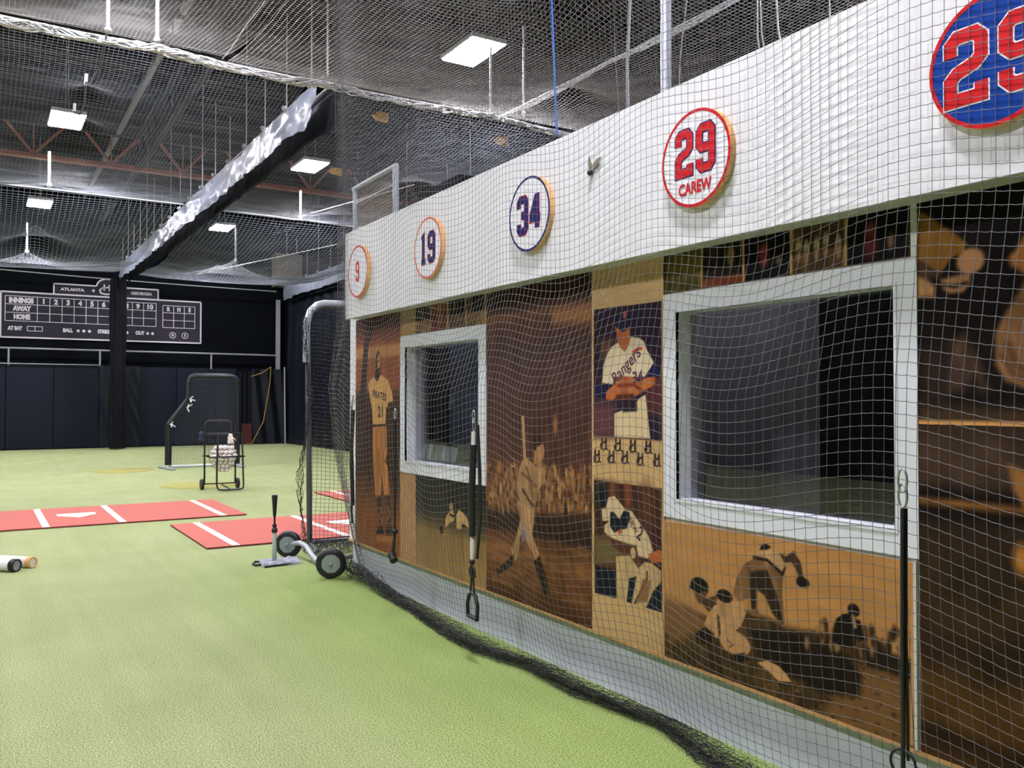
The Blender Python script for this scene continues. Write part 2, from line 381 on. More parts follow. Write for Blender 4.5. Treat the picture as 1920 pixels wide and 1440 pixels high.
truss_y(9.4, 'steel_dark', 7.65, 8.5, 'dark open web roof girder running lengthwise behind the clubhouse')
struct(MB().box((3.0, -6, 8.40), (3.1, 33, 8.5)).build('ceiling_conduit', 'rod'))

# ------------------------------------------------------------------ bay lights
def bay_light(x, y, lab):
    t = thing('bay_light', lab, 'ceiling light', (x, y, 7.0), 'LED bay lights under the roof')
    MB().box((-.30, -.52, .02), (.30, .52, .09)).build('housing', 'housing', t)
    MB().box((-.28, -.5, .0), (.28, .5, .018)).build('lens', 'lens', t)
    h = MB()
    for a in (-.4, .4): h.cyl((0, a, .09), (0, a * .4, 1.86), .006, n=6)
    h.build('hanger', 'rod', t)
LL = {(1.45, 18.87): 'larger of the two bright bay lights left of the silver valance', (1.45, 27.32): 'smaller of the two bright bay lights left of the silver valance',
      (6.55, 11.85): 'large bright bay light seen through the net above the white fascia', (6.55, 19.65): 'larger of the two bay lights between silver valance and net edge',
      (6.55, 28.15): 'smaller of the two bay lights between silver valance and net edge'}
for x, y in LIGHT_SPOTS: bay_light(x, y, LL.get((x, y), 'bright bay light above the cages, outside the picture'))

# ------------------------------------------------------------------ clubhouse wall
D = 2.966; S_END = 7.72; S0 = -1.5
W1 = (5.157, 6.562, 1.017, 2.118); W2 = (1.962, 3.356, 1.017, 2.128); CAS = .095
def opening(W): return (W[0] + CAS - .01, W[1] - CAS + .01, W[2] + CAS - .01, W[3] - CAS + .01)
wb = MB(); O1 = opening(W1); O2 = opening(W2); X1 = 3.10
for a, b in ((S0, O2[0]), (O2[1], O1[0]), (O1[1], S_END)): wb.box((D, a, .3), (X1, b, 2.4))
for O in (O1, O2): wb.box((D, O[0], .3), (X1, O[1], O[2])); wb.box((D, O[0], O[3]), (X1, O[1], 2.4))
wb.box((D, S0, 2.4), (X1, S_END, 3.0))
struct(wb.build('wall_clubhouse', 'white'))
struct(MB().box((3.0, S0, 0), (X1, S_END, .3)).build('baseboard_clubhouse', 'board_white'))
f = MB(); f.box((2.81, S0, 2.32), (2.83, 6.366, 3.085)); f.box((2.81, 6.374, 2.32), (2.83, 7.44, 3.085)); f.box((2.83, S0, 2.335), (D, 7.44, 3.085))
fo = struct(f.build('trim_1', 'white'))
MB().box((2.8265, 6.36, 2.325), (2.829, 6.38, 3.08)).build('seam', 'seam', fo)
struct(MB().box((2.835, S0, 2.325), (D - .012, 7.44, 2.334)).build('trim_2', 'soffit'))
struct(MB().box((2.83, S0, 3.0), (6.2, S_END, 3.06)).build('trim_3', 'steel_dark'))       # flat roof
# room inside
struct(MB().box((6.1, S0, 0), (6.2, S_END, 3.0)).build('wall_office_back', 'room'))
struct(MB().box((3.1, S_END - .1, 0), (6.1, S_END, 3.0)).build('wall_office_end', 'room'))
struct(MB().box((3.1, 4.2, 0), (6.1, 4.3, 3.0)).build('wall_office_divider', 'room'))
struct(MB().box((3.1, S0, 0), (6.1, S0 + .1, 3.0)).build('wall_office_near', 'room'))
struct(MB().box((3.1, S0, 0), (6.1, S_END, .02)).build('floor_office', 'room_floor'))
def window(n, W):
    s0, s1, z0, z1 = W; c = CAS; t = bpy.data.objects.new('window_%d' % n, None); COL.objects.link(t); struct(t)
    b = MB(); xf = D - .016
    i0, i1, j0, j1 = s0 + c, s1 - c, z0 + c, z1 - c
    def quadring(o, i, x0, x1):
        os_ = [(o[0], o[2]), (o[1], o[2]), (o[1], o[3]), (o[0], o[3])]; is_ = [(i[0], i[2]), (i[1], i[2]), (i[1], i[3]), (i[0], i[3])]
        for k in range(4):
            a, b_, c_, d = os_[k], os_[(k + 1) % 4], is_[(k + 1) % 4], is_[k]
            b.prism([(x0, a[0], a[1]), (x0, b_[0], b_[1]), (x0, c_[0], c_[1]), (x0, d[0], d[1])], (x1 - x0, 0, 0))
    quadring((s0, s1, z0, z1), (i0, i1, j0, j1), xf, D)
    b.build('window_frame', 'white_trim', t)
    r = MB(); g = 3.045; e = .012
    r.box((D - .02, i0 - .002, j0 - e), (g + .02, i1 + .002, j0)); r.box((D - .02, i0, j1), (g + .02, i1, j1 + e)); r.box((D - .02, i0 - e, j0 - e), (g + .02, i0, j1 + e)); r.box((D - .02, i1, j0 - e), (g + .02, i1 + e, j1 + e))
    r.build('window_reveal', 'white_trim', t)
    MB().box((g, i0, j0), (g + .006, i1, j1)).build('window_pane', 'glass', t)
window(1, W1); window(2, W2)

# ------------------------------------------------------------------ printed wall panels
AX = D - .012
def wp(x, y): p = onX(x, y, AX); return p[1], p[2]
class Art:
    def __init__(s, s0, s1, z0, z1, step, base):
        s0 *= .996; s1 *= .996; s.s0, s.s1, s.z0, s.z1 = s0, s1, z0, z1
        s.nx = max(2, int((s1 - s0) / step)) + 1; s.ny = max(2, int((z1 - z0) / step)) + 1
        s.S, s.Z = np.meshgrid(np.linspace(s1, s0, s.nx), np.linspace(z0, z1, s.ny))
        s.c = np.zeros((s.ny, s.nx, 3)) + np.array(base, float)
    def blend(s, a, col):
        s.c += (np.array(col, float) - s.c) * np.clip(a, 0, 1)[..., None]
    def q(s, pts): return np.array([wp(*p) for p in pts])
    def sd(s, P):
        ins = np.zeros(s.S.shape, bool); d = np.full(s.S.shape, 9.)
        n = len(P)
        for i in range(n):
            (x0, y0), (x1, y1) = P[i], P[(i + 1) % n]
            c = ((y0 > s.Z) != (y1 > s.Z)) & (s.S < (x1 - x0) * (s.Z - y0) / (y1 - y0 + 1e-12) + x0); ins ^= c
            ex, ey = x1 - x0, y1 - y0; t = np.clip(((s.S - x0) * ex + (s.Z - y0) * ey) / (ex * ex + ey * ey + 1e-12), 0, 1)
            d = np.minimum(d, np.hypot(s.S - x0 - t * ex, s.Z - y0 - t * ey))
        return np.where(ins, d, -d)
    def poly(s, pts, col, soft=.006, a=1., tex=0.):
        k = np.clip(s.sd(s.q(pts)) / soft + .5, 0, 1) * a; col = np.array(col, float)
        if tex:
            n = (fbm(s.S * 26, s.Z * 9) - .5) * 2 * tex; cc = col[None, None] * (1 + n[..., None]); s.c += (cc - s.c) * k[..., None]
        else: s.blend(k, col)
    def ell(s, x, y, rx, ry, col, soft=.006, a=1.):     # centre px, radii metres
        c = wp(x, y); d = np.hypot((s.S - c[0]) / rx, (s.Z - c[1]) / ry); s.blend(np.clip((1 - d) * min(rx, ry) / soft + .5, 0, 1) * a, col)
    def line(s, pts, wd, col, soft=.004, a=1.):
        P = s.q(pts); d = np.full(s.S.shape, 9.)
        for (x0, y0), (x1, y1) in zip(P[:-1], P[1:]):
            ex, ey = x1 - x0, y1 - y0; t = np.clip(((s.S - x0) * ex + (s.Z - y0) * ey) / (ex * ex + ey * ey + 1e-12), 0, 1)
            d = np.minimum(d, np.hypot(s.S - x0 - t * ex, s.Z - y0 - t * ey))
        s.blend(np.clip((wd / 2 - d) / soft + .5, 0, 1) * a, col)
    def vgrad(s, stops):                                   # [(z, col)...]
        zs = [a for a, _ in stops]
        for k in range(3): s.c[..., k] = np.interp(s.Z, zs, [c[k] for _, c in stops])
    def grain(s, amt=.12, fx=14, fz=5, seed=0):
        n = (fbm(s.S * fx + seed, s.Z * fz) - .47) * 2 * amt; s.c *= (1 + n[..., None])
    def build(s, name, label, edge='tan', th=.012, hole=None):
        t = thing(name, label, 'wall mural', (AX, (s.s0 + s.s1) / 2, s.z0)); oy = (s.s0 + s.s1) / 2
        b = MB().box((.0006, s.s0 - oy + .001, .001), (th, s.s1 - oy - .001, s.z1 - s.z0 - .001)); b.build('board', edge, t)
        V = np.stack([np.zeros(s.S.size), s.S.ravel() - oy, s.Z.ravel() - s.z0], 1); idx = np.arange(s.S.size).reshape(s.S.shape)
        Fq = np.stack([idx[:-1, :-1], idx[:-1, 1:], idx[1:, 1:], idx[1:, :-1]], -1).reshape(-1, 4)
        o = raw_mesh('printed_face', V, Fq, 'art', t, False)
        g_ = s.c.mean(-1, keepdims=True); s.c = (g_ + (s.c - g_) * .90) * .93; c = np.clip(s.c, 0, 255) / 255; c = np.where(c <= .04045, c / 12.92, ((c + .055) / 1.055) ** 2.4).reshape(-1, 3)
        at = o.data.color_attributes.new('print', 'FLOAT_COLOR', 'POINT')
        at.data.foreach_set('color', np.concatenate([c, np.ones((len(c), 1))], 1).astype(np.float32).ravel())
        return t, oy
def wtext(t, oy, z0, s, px, py, size, m, name='lettering', rot=0., sx=.8, off=0., skew=0.):
    sc, zc = wp(px, py); b = MB(); put_text(b, s, size, lambda a, c: (-.0012, sc - a - oy, zc + c - z0), sx, rot, 0, off, skew); return b.build(name, m, t)
ZB, ZT = .317, 2.325
def crop(ox, oy, k, pts): return [(ox + x * k, oy + y * k) for x, y in pts]

# panel 1: standing player, arm raised
a = Art(6.595, 7.58, ZB, ZT, .0075, (120, 70, 40))
a.vgrad([(ZB, (150, 88, 42)), (.6, (138, 80, 38)), (.95, (70, 48, 34)), (1.3, (58, 44, 36)), (1.62, (70, 48, 34)), (1.72, (150, 82, 44)), (1.95, (165, 92, 48)), (1.985, (214, 146, 78)), (2.05, (214, 146, 78)), (2.085, (160, 84, 40)), (2.2, (96, 50, 28)), (ZT, (70, 36, 22))])
a.grain(.18, 30, 6)
c1 = lambda pts: crop(620, 820, 1 / 6, pts)
a.poly([(683, 640), (688, 620), (690, 600), (696, 610), (690, 660), (687, 720), (684, 760), (674, 760), (678, 700)], (52, 42, 34), .012)
a.ell(695, 622, .04, .06, (44, 34, 28), .02)
a.poly([(694, 712), (702, 706), (716, 704), (727, 712), (735, 735), (738, 756), (729, 762), (724, 764), (722, 802), (700, 802), (697, 765), (690, 722)], (222, 166, 96), .006, 1, .1)
a.ell(709, 682, .052, .11, (40, 32, 28), .012); a.ell(710, 680, .034, .075, (206, 142, 84), .01); a.ell(707, 703, .05, .05, (44, 36, 30), .015)
a.line([(705, 678), (713, 677)], .008, (50, 36, 28)); a.line([(706, 692), (712, 691)], .016, (50, 36, 28))
a.poly([(727, 756), (737, 752), (740, 790), (735, 830), (728, 800)], (70, 48, 34), .01)
a.poly([(699, 800), (725, 799), (726, 850), (720, 870)] + c1([(605, 260), (640, 330), (668, 640), (600, 650), (575, 420), (565, 650), (505, 660), (475, 300)]), (196, 126, 62), .006, 1, .25)
a.line([(700, 798), (725, 797)], .02, (54, 38, 28)); a.line([(706, 806), (707, 930)], .006, (140, 84, 40), .006); a.line([(716, 806), (718, 870)], .006, (150, 90, 44), .006)
a.poly(c1([(515, 670), (570, 665), (575, 830), (560, 1000), (530, 830)]), (52, 52, 46)); a.poly(c1([(612, 660), (668, 655), (680, 870), (675, 990), (640, 1000), (630, 760)]), (70, 58, 44))
a.poly(c1([(535, 1010), (590, 1000), (600, 1090), (500, 1100)]), (48, 44, 38)); a.poly(c1([(620, 1010), (690, 1000), (690, 1110), (620, 1110)]), (50, 42, 36)); a.line(c1([(545, 780), (570, 820), (545, 870), (575, 960)]), .012, (190, 120, 60)); a.line(c1([(640, 790), (668, 850), (640, 930)]), .014, (190, 120, 60))
a.poly(c1([(525, 1100), (700, 1110), (700, 1190), (520, 1170)]), (186, 112, 54), .02)
t, oy = a.build('mural_panel', 'sepia mural of a standing ballplayer with raised arm, left of the small window')
wtext(t, oy, ZB, 'PIRATES', 711, 742, .085, 'dark_letter', sx=1.0, rot=-.12, off=.002); wtext(t, oy, ZB, '21', 714, 773, .13, 'dark_letter', sx=1.0, off=.004)

# panel 2: strip above the small window
a = Art(5.175, 6.59, 2.122, ZT, .007, (176, 140, 78)); a.grain(.08)
for x0, x1, ca, cb in ((779, 806, (38, 40, 26), (120, 96, 50)), (808, 838, (134, 76, 44), (110, 58, 34)), (841, 872, (30, 28, 24), (92, 72, 44)), (875, 908, (30, 30, 24), (150, 118, 60))):
    a.poly([(x0, 500), (x1, 500), (x1, 640), (x0, 640)], ca, .004, 1, .5); a.poly([(x0, 603 - (x0 - 779) * .17), (x1, 603 - (x1 - 779) * .17), (x1, 640), (x0, 640)], cb, .01, 1, .6)
for k in range(4): a.ell(792 + k * 30, 586 - 5 * k, .025, .05, (190, 150, 90), .02, .4)
a.build('mural_panel', 'narrow strip of four small old team photos above the small window')

# panel 3: below the small window
a = Art(5.175, 6.59, ZB, 1.012, .007, (150, 118, 68))
zt = wp(845, 990)[1]
a.vgrad([(ZB, (176, 138, 78)), (zt - .06, (160, 126, 70)), (zt + .02, (92, 80, 50)), (zt + .1, (54, 54, 42)), (1.0, (48, 46, 40))]); a.grain(.14)
a.poly([(740, 880), (778, 880), (778, 1080), (740, 1080)], (216, 166, 112), .004)
for k in range(9): a.line([(752 + k * 3.1, 880), (751 + k * 3.1, 1060)], .010, (170, 118, 70), .008)
a.line([(778.5, 890), (778, 1060)], .012, (226, 180, 128))
a.poly(c1([(1285, 1010), (1290, 930), (1310, 870), (1345, 830), (1375, 820), (1395, 880), (1390, 940), (1340, 960), (1300, 1010)]), (216, 170, 104)); a.ell(846, 950, .03, .03, (190, 140, 86))
a.poly(c1([(1410, 1000), (1415, 870), (1440, 815), (1490, 850), (1530, 900), (1550, 960), (1590, 920), (1610, 960), (1560, 1010), (1540, 1060), (1500, 1000), (1480, 1000), (1470, 1030), (1420, 1030)]), (220, 174, 108), .006, 1, .1)
a.line(c1([(1480, 990), (1510, 1000), (1540, 1030)]), .02, (60, 50, 40)); a.ell(828, 993, .035, .03, (44, 38, 30)); a.line(c1([(1340, 870), (1390, 890)]), .02, (60, 50, 40))
t, oy = a.build('mural_panel', 'sepia photo of two players sliding in the dirt under the small window')

# panel 4: batter and crowd
c4 = lambda pts: crop(640, 760, 560 / 1920, pts)
a = Art(3.98, 5.172, ZB, ZT, .0065, (80, 48, 36))
z = lambda y: wp(1010, y)[1]
a.vgrad([(ZB, (84, 50, 26)), (z(1100), (120, 74, 36)), (z(1050), (150, 96, 46)), (z(1015), (104, 64, 34)), (z(1000), (56, 36, 26)), (z(975), (60, 38, 28)), (z(960), (140, 90, 46)), (z(890), (128, 80, 42)), (z(868), (92, 56, 40)), (z(800), (84, 52, 42)), (z(650), (86, 58, 52)), (z(600), (92, 58, 42)), (z(585), (120, 76, 44)), (z(570), (64, 38, 26)), (ZT, (56, 34, 24))])
a.grain(.22, 20, 8)
a.poly([(1035, 585), (1112, 570), (1112, 605), (1035, 607)], (196, 128, 64), .06, .8)
for k in range(420):
    x = random.uniform(912, 1110); y = random.uniform(872, 962) + (x - 1010) * .02; cc = random.choice([(216, 160, 96), (180, 120, 66), (90, 56, 34), (60, 38, 26), (200, 140, 80)])
    a.ell(x, y, random.uniform(.008, .016), random.uniform(.012, .04), cc, .01, random.uniform(.4, .9))
for k in range(60):
    x = random.uniform(915, 1105); y = random.uniform(1015, 1130); a.line([(x, y), (x + random.uniform(15, 50), y + random.uniform(6, 20))], random.uniform(.006, .03), random.choice([(196, 134, 70), (90, 54, 28), (70, 42, 24)]), .03, .45)
a.poly(c4([(930, 700), (1620, 690), (1620, 860), (1240, 820), (930, 780)]), (58, 38, 28), .03, .8)
a.poly(c4([(1158, 66), (1176, 68), (1188, 350), (1172, 350)]), (214, 164, 100), .005)
a.ell(1008, 838, .062, .085, (70, 44, 34), .01); a.poly([(1001, 845), (1013, 845), (1014, 876), (1000, 870)], (180, 126, 76), .008); a.ell(1013, 846, .045, .06, (196, 142, 88), .012); a.ell(1007, 826, .06, .035, (60, 40, 30), .01)
a.poly(c4([(1165, 350), (1200, 340), (1250, 400), (1290, 390), (1312, 430), (1305, 500), (1280, 525), (1262, 560), (1240, 680), (1200, 690), (1150, 620), (1135, 580), (1125, 490), (1150, 390)]), (200, 150, 92), .006, 1, .3)
a.line(c4([(1190, 400), (1215, 480), (1230, 600)]), .02, (120, 78, 46), .02); a.line(c4([(1160, 430), (1200, 470), (1250, 520)]), .018, (110, 70, 40), .02); a.line(c4([(1165, 540), (1200, 600), (1235, 650)]), .02, (80, 50, 34), .01)
a.poly(c4([(1130, 610), (1240, 680), (1238, 760), (1225, 830), (1275, 960), (1250, 990), (1190, 880), (1175, 800), (1145, 850), (1150, 900), (1120, 1010), (1088, 930), (1118, 860), (1150, 740)]), (206, 154, 96), .006, 1, .25)
a.poly(c4([(1150, 780), (1185, 760), (1200, 860), (1160, 880)]), (176, 160, 160), .02, .7)
a.poly(c4([(1238, 1000), (1276, 968), (1310, 1080), (1335, 1210), (1300, 1215), (1270, 1120)]), (52, 38, 28)); a.poly(c4([(1112, 955), (1100, 1030), (1010, 1090), (995, 1060), (1060, 1000)]), (58, 42, 30))
a.ell(1041, 797, .02, .06, (176, 112, 64), .02)
a.build('mural_panel', 'tall brown mural of a batter swinging before a crowd, between the two windows')

# panel 5: tan column with two colour photos and rows of letters
c5 = lambda pts: crop(1080, 540, 1 / 4.8, pts); c6 = lambda pts: crop(1080, 860, 1 / 4.8, pts)
a = Art(3.372, 3.975, ZB, ZT, .005, (222, 180, 116)); a.grain(.05, 8, 20)
a.poly([(1113, 581), (1240, 564), (1241, 826), (1113, 817)], (46, 32, 50), .003)
a.poly([(1113, 760), (1152, 760), (1152, 820), (1113, 818)], (112, 66, 70), .06); a.poly(c5([(640, 780), (760, 780), (760, 1150), (650, 1130)]), (96, 46, 44), .05)
a.poly(c5([(215, 480), (330, 450), (330, 560), (230, 660)]), (130, 88, 54), .06, .8); a.poly(c5([(170, 870), (340, 870), (340, 1320), (170, 1320)]), (104, 58, 58), .1, .6)
a.poly(c5([(370, 250), (520, 240), (525, 350), (480, 345), (430, 400), (390, 360), (355, 340)]), (34, 34, 66)); a.ell(1171, 590, .012, .02, (210, 92, 70))
a.poly(c5([(345, 340), (380, 370), (430, 400), (478, 345), (490, 480), (440, 575), (375, 540), (370, 430)]), (204, 104, 52), .006, 1, .12)
a.poly(c5([(375, 490), (400, 540), (440, 575), (480, 500), (490, 440), (570, 450), (610, 480), (640, 560), (700, 670), (620, 800), (340, 800), (332, 868), (235, 852), (245, 700), (270, 620), (310, 540)]), (246, 224, 180), .005, 1, .05)
a.poly(c5([(170, 870), (330, 870), (350, 920), (270, 1000), (170, 980)]), (34, 32, 66), .01); a.poly(c5([(620, 800), (700, 680), (760, 700), (760, 800), (700, 800)]), (30, 34, 78), .01)
a.poly(c5([(345, 1130), (420, 1100), (520, 1100), (560, 1000), (625, 960), (640, 1100), (668, 1356), (345, 1338)]), (240, 212, 160), .005, 1, .06)
a.poly(c5([(330, 880), (400, 790), (500, 800), (560, 850), (620, 810), (712, 800), (712, 870), (620, 920), (560, 960), (470, 1000), (380, 970), (330, 1010), (270, 1000), (270, 935)]), (206, 110, 50), .006, 1, .3)
a.line(c5([(380, 880), (520, 870), (600, 930)]), .02, (140, 62, 30), .01); a.poly(c5([(360, 960), (520, 950), (520, 1010), (370, 1010)]), (100, 44, 26), .01); a.poly(c5([(420, 1060), (550, 1040), (550, 1110), (420, 1118)]), (44, 34, 44), .01)
a.line(c5([(515, 575), (560, 545), (590, 545)]), .016, (230, 70, 50), .006)
# H marks
Hs = [(1132.5, 831), (1158.7, 833.4), (1186.7, 836), (1215.6, 838), (1119.4, 855), (1146.5, 856), (1172, 857), (1200.7, 860.5), (1231.8, 862.3)]
for x, y in Hs:
    k = (40, 30, 34)
    a.line([(x - 3.6, y - 10), (x - 3.6, y + 6)], .015, k, .004); a.line([(x + 3.8, y - 9), (x + 3.8, y + 7)], .015, k, .004); a.line([(x - 4, y + 1), (x + 4, y - 4)], .011, k, .004)
    a.line([(x - 4, y - 1), (x - 7, y + 4), (x - 5.5, y + 10), (x - 1, y + 12), (x + 4, y + 10), (x + 7, y + 12)], .009, k, .004)
a.line([(1113, 818), (1241, 827)], .006, (150, 110, 66))
a.poly([(1114, 900), (1241, 916), (1241, 1149), (1155, 1121), (1115, 1111)], (74, 42, 30), .003)
a.poly(c6([(165, 190), (290, 210), (290, 420), (165, 400)]), (48, 44, 40), .05); a.line(c6([(330, 230), (330, 340)]), .05, (150, 84, 44), .05, .8); a.line(c6([(465, 260), (470, 400)]), .04, (170, 84, 36), .04, .9); a.line(c6([(640, 300), (640, 560)]), .1, (110, 66, 40), .08, .7)
a.poly(c6([(165, 700), (520, 700), (520, 960), (165, 960)]), (120, 100, 56), .05)
a.poly(c6([(172, 960), (362, 1010), (362, 1258), (176, 1206)]), (26, 34, 44)); a.poly(c6([(195, 270), (270, 270), (285, 420), (220, 430)]), (30, 32, 40), .01)
a.poly(c6([(290, 350), (345, 335), (400, 400), (445, 460), (500, 470), (560, 560), (650, 690), (695, 830), (650, 900), (560, 880), (490, 770), (400, 740), (320, 720), (255, 660), (255, 600), (300, 560), (240, 560), (230, 450), (270, 440)]), (234, 204, 152), .006, 1, .08)
a.poly(c6([(308, 480), (340, 480), (392, 545), (430, 465), (480, 480), (488, 540), (455, 630), (400, 640), (345, 668), (305, 610)]), (28, 32, 44)); a.poly(c6([(370, 650), (410, 625), (415, 660), (390, 690)]), (190, 96, 46))
a.poly(c6([(652, 860), (740, 820), (772, 830), (772, 930), (680, 938)]), (206, 104, 44), .006)
a.poly(c6([(300, 700), (420, 760), (540, 780), (560, 870), (600, 940), (560, 990), (500, 940), (400, 840), (320, 780)]), (96, 60, 36), .012); a.ell(1187, 1037, .022, .03, (210, 176, 120))
a.poly(c6([(360, 880), (480, 870), (560, 985), (620, 930), (680, 940), (765, 1010), (765, 1130), (700, 1210), (630, 1340), (520, 1310), (365, 1262)]), (216, 178, 118), .006, 1, .12)
a.poly(c6([(480, 1075), (545, 1060), (500, 1302), (455, 1288)]), (30, 36, 46)); a.poly(c6([(700, 1185), (775, 1100), (775, 1385), (630, 1342)]), (30, 36, 46)); a.line(c6([(640, 1020), (640, 1080), (530, 1300)]), .014, (110, 66, 36), .005); a.poly(c6([(600, 1080), (680, 1100), (640, 1290), (545, 1300)]), (140, 96, 52), .015, .8)
a.line([(1242.5, 560), (1243, 1225)], .010, (196, 150, 88)); a.line([(1112, 570), (1111.5, 1178)], .008, (240, 206, 146))
t, oy = a.build('mural_panel', 'tan column panel with colour player photos and black H marks left of the large window')
wtext(t, oy, ZB, 'Rangers', 1174, 686, .095, 'lettering', rot=.62, sx=.9, off=.0015, skew=.1); wtext(t, oy, ZB, '34', 1196, 708, .085, 'lettering', sx=1, off=.003, rot=.1); wtext(t, oy, ZB, '2', 1200, 1001, .11, 'dark_letter', rot=-.5, off=.001); wtext(t, oy, ZB, 'NEW', 1187, 985, .05, 'dark_letter', rot=-.9)

# panel 6: strip above the large window
a = Art(1.985, 3.37, 2.135, ZT, .006, (64, 50, 20))
for x0, x1, ca in ((1248, 1314, (84, 74, 28)), (1317, 1392, (40, 32, 22)), (1396, 1481, (18, 16, 16)), (1485, 1583, (88, 62, 34)), (1588, 1702, (18, 16, 16))):
    a.poly([(x0, 380), (x1, 380), (x1, 590), (x0, 590)], ca, .003, 1, .5)
for x in (1315.5, 1394, 1483, 1585.5): a.line([(x, 600), (x, 380)], .012, (206, 162, 82))
a.poly([(1317, 524), (1392, 512), (1392, 545), (1317, 555)], (130, 62, 34), .01)
for k in range(16): a.ell(1253 + k * 4, 500 + (k % 3) * 9 - k * .9, .008, .03, (150, 130, 56), .02, .7)
a.ell(1370, 480, .022, .05, (150, 120, 70), .015); a.ell(1432, 478, .028, .05, (150, 52, 46), .02); a.ell(1460, 488, .014, .02, (120, 90, 60), .02)
for x, y in ((1497, 462), (1512, 466), (1531, 460), (1548, 452), (1572, 456)): a.ell(x, y, .014, .028, (216, 190, 150), .01); a.ell(x, y - 12, .008, .012, (180, 130, 90), .006); a.ell(x, y + 16, .012, .03, (150, 110, 70), .01)
a.ell(1632, 440, .022, .045, (150, 62, 50), .02); a.ell(1632, 460, .03, .05, (90, 30, 30), .03); a.ell(1670, 452, .014, .03, (130, 96, 60), .015)
a.build('mural_panel', 'dark strip of five small team photos above the large window')

# panel 7: slide at home, under the large window
c7 = lambda pts: crop(1240, 930, 680 / 1920, pts)
a = Art(1.985, 3.37, ZB, 1.0, .005, (206, 144, 76)); a.grain(.10, 5, 22, 5)
G0 = [(-30, 540), (120, 585), (250, 640), (420, 600), (560, 640), (660, 690), (900, 735), (1100, 800), (1400, 900), (1400, 1500), (-30, 1500)]
a.poly(c7(G0), (84, 60, 32), .03, 1, .5)
a.poly(c7([(20, 520), (180, 600), (260, 700), (60, 780), (0, 700)]), (150, 104, 56), .06, .8)
a.poly(c7([(1050, 900), (1400, 960), (1400, 1500), (700, 1300), (900, 1080)]), (150, 102, 52), .06, .8)
for k in range(500):
    x = random.uniform(20, 1340); y = random.uniform(700, 1330); a.ell(*c7([(x, y)])[0], random.uniform(.004, .016), random.uniform(.003, .008), random.choice([(40, 28, 16), (160, 112, 60), (60, 42, 24), (120, 84, 44)]), .006, .5)
a.poly(c7([(460, 700), (700, 720), (900, 760), (1000, 860), (1060, 960), (1050, 1070), (820, 1030), (520, 860)]), (34, 26, 18), .03, .92, .3)
a.poly(c7([(1040, 790), (1400, 890), (1400, 1000), (1090, 900)]), (44, 34, 22), .02)
for k in range(70):
    x = random.uniform(760, 1340); y = 700 + (x - 760) * .12 + random.uniform(-40, 90); a.ell(*c7([(x, y)])[0], random.uniform(.008, .016), random.uniform(.014, .03), random.choice([(56, 42, 26), (84, 60, 34), (44, 32, 20), (190, 134, 74)]), .012, .8)
a.poly(c7([(380, 520), (400, 430), (440, 360), (500, 325), (600, 370), (645, 430), (640, 520), (660, 690), (636, 690), (585, 620), (545, 525), (510, 495), (505, 590), (525, 640), (478, 632), (470, 540), (410, 560)]), (150, 106, 62), .006, 1, .5)
a.poly(c7([(470, 400), (560, 390), (610, 520), (648, 680), (590, 620), (545, 525), (500, 490), (500, 600), (478, 600), (470, 500)]), (44, 34, 24), .012, .9)
a.poly(c7([(487, 325), (520, 292), (600, 282), (640, 300), (665, 350), (650, 420), (600, 385), (540, 345)]), (216, 164, 104), .006, 1, .15); a.line(c7([(490, 325), (560, 340), (610, 385), (640, 410)]), .016, (50, 36, 26), .006)
a.poly(c7([(625, 300), (660, 320), (700, 290), (738, 350), (750, 420), (768, 455), (755, 482), (722, 468), (722, 410), (690, 350), (650, 355)]), (66, 50, 34), .006, 1, .3); a.ell(*c7([(748, 458)])[0], .035, .022, (34, 26, 20))
a.poly(c7([(520, 285), (530, 260), (555, 252), (582, 270), (560, 285)]), (34, 30, 26)); a.line(c7([(640, 420), (655, 380)]), .012, (40, 30, 24))
a.ell(*c7([(202, 478)])[0], .062, .042, (34, 32, 26)); a.line(c7([(150, 484), (180, 490)]), .012, (34, 32, 26)); a.poly(c7([(175, 520), (240, 500), (240, 560), (200, 575)]), (110, 76, 44), .008); a.poly(c7([(210, 560), (250, 540), (300, 520), (290, 590), (250, 615)]), (84, 60, 36), .01, 1, .4)
a.poly(c7([(240, 640), (280, 580), (350, 555), (430, 560), (450, 620), (420, 690), (340, 760), (260, 740), (215, 705)]), (206, 152, 92), .006, 1, .3); a.ell(*c7([(335, 530)])[0], .05, .03, (38, 32, 24)); a.line(c7([(300, 640), (310, 740)]), .016, (70, 50, 30), .01)
a.poly(c7([(180, 730), (230, 690), (280, 730), (260, 790), (190, 780)]), (44, 34, 24), .01)
a.ell(*c7([(388, 778)])[0], .095, .055, (210, 154, 92), .006); a.line(c7([(350, 760), (380, 790), (360, 800)]), .006, (110, 74, 42)); a.poly(c7([(380, 840), (440, 830), (470, 870), (400, 880)]), (34, 28, 20), .01)
a.poly(c7([(508, 882), (560, 870), (620, 900), (660, 940), (688, 985), (620, 980), (570, 930)]), (222, 166, 102), .006)
a.poly(c7([(905, 770), (915, 690), (925, 650), (960, 625), (1000, 620), (1030, 650), (1052, 660), (1075, 765), (1050, 770), (1030, 720), (1030, 790), (960, 800)]), (30, 26, 20)); a.ell(*c7([(1018, 605)])[0], .028, .026, (34, 28, 22)); a.line(c7([(1015, 640), (1025, 690)]), .016, (190, 140, 86), .01)
a.line(c7([(1335, 350), (1325, 1310)]), .012, (222, 160, 92), .004)
a.line(c7([(25, 130), (700, 230), (1360, 345)]), .008, (232, 186, 130), .004)
a.build('mural_panel', 'sepia mural of a slide at home plate under the large window')

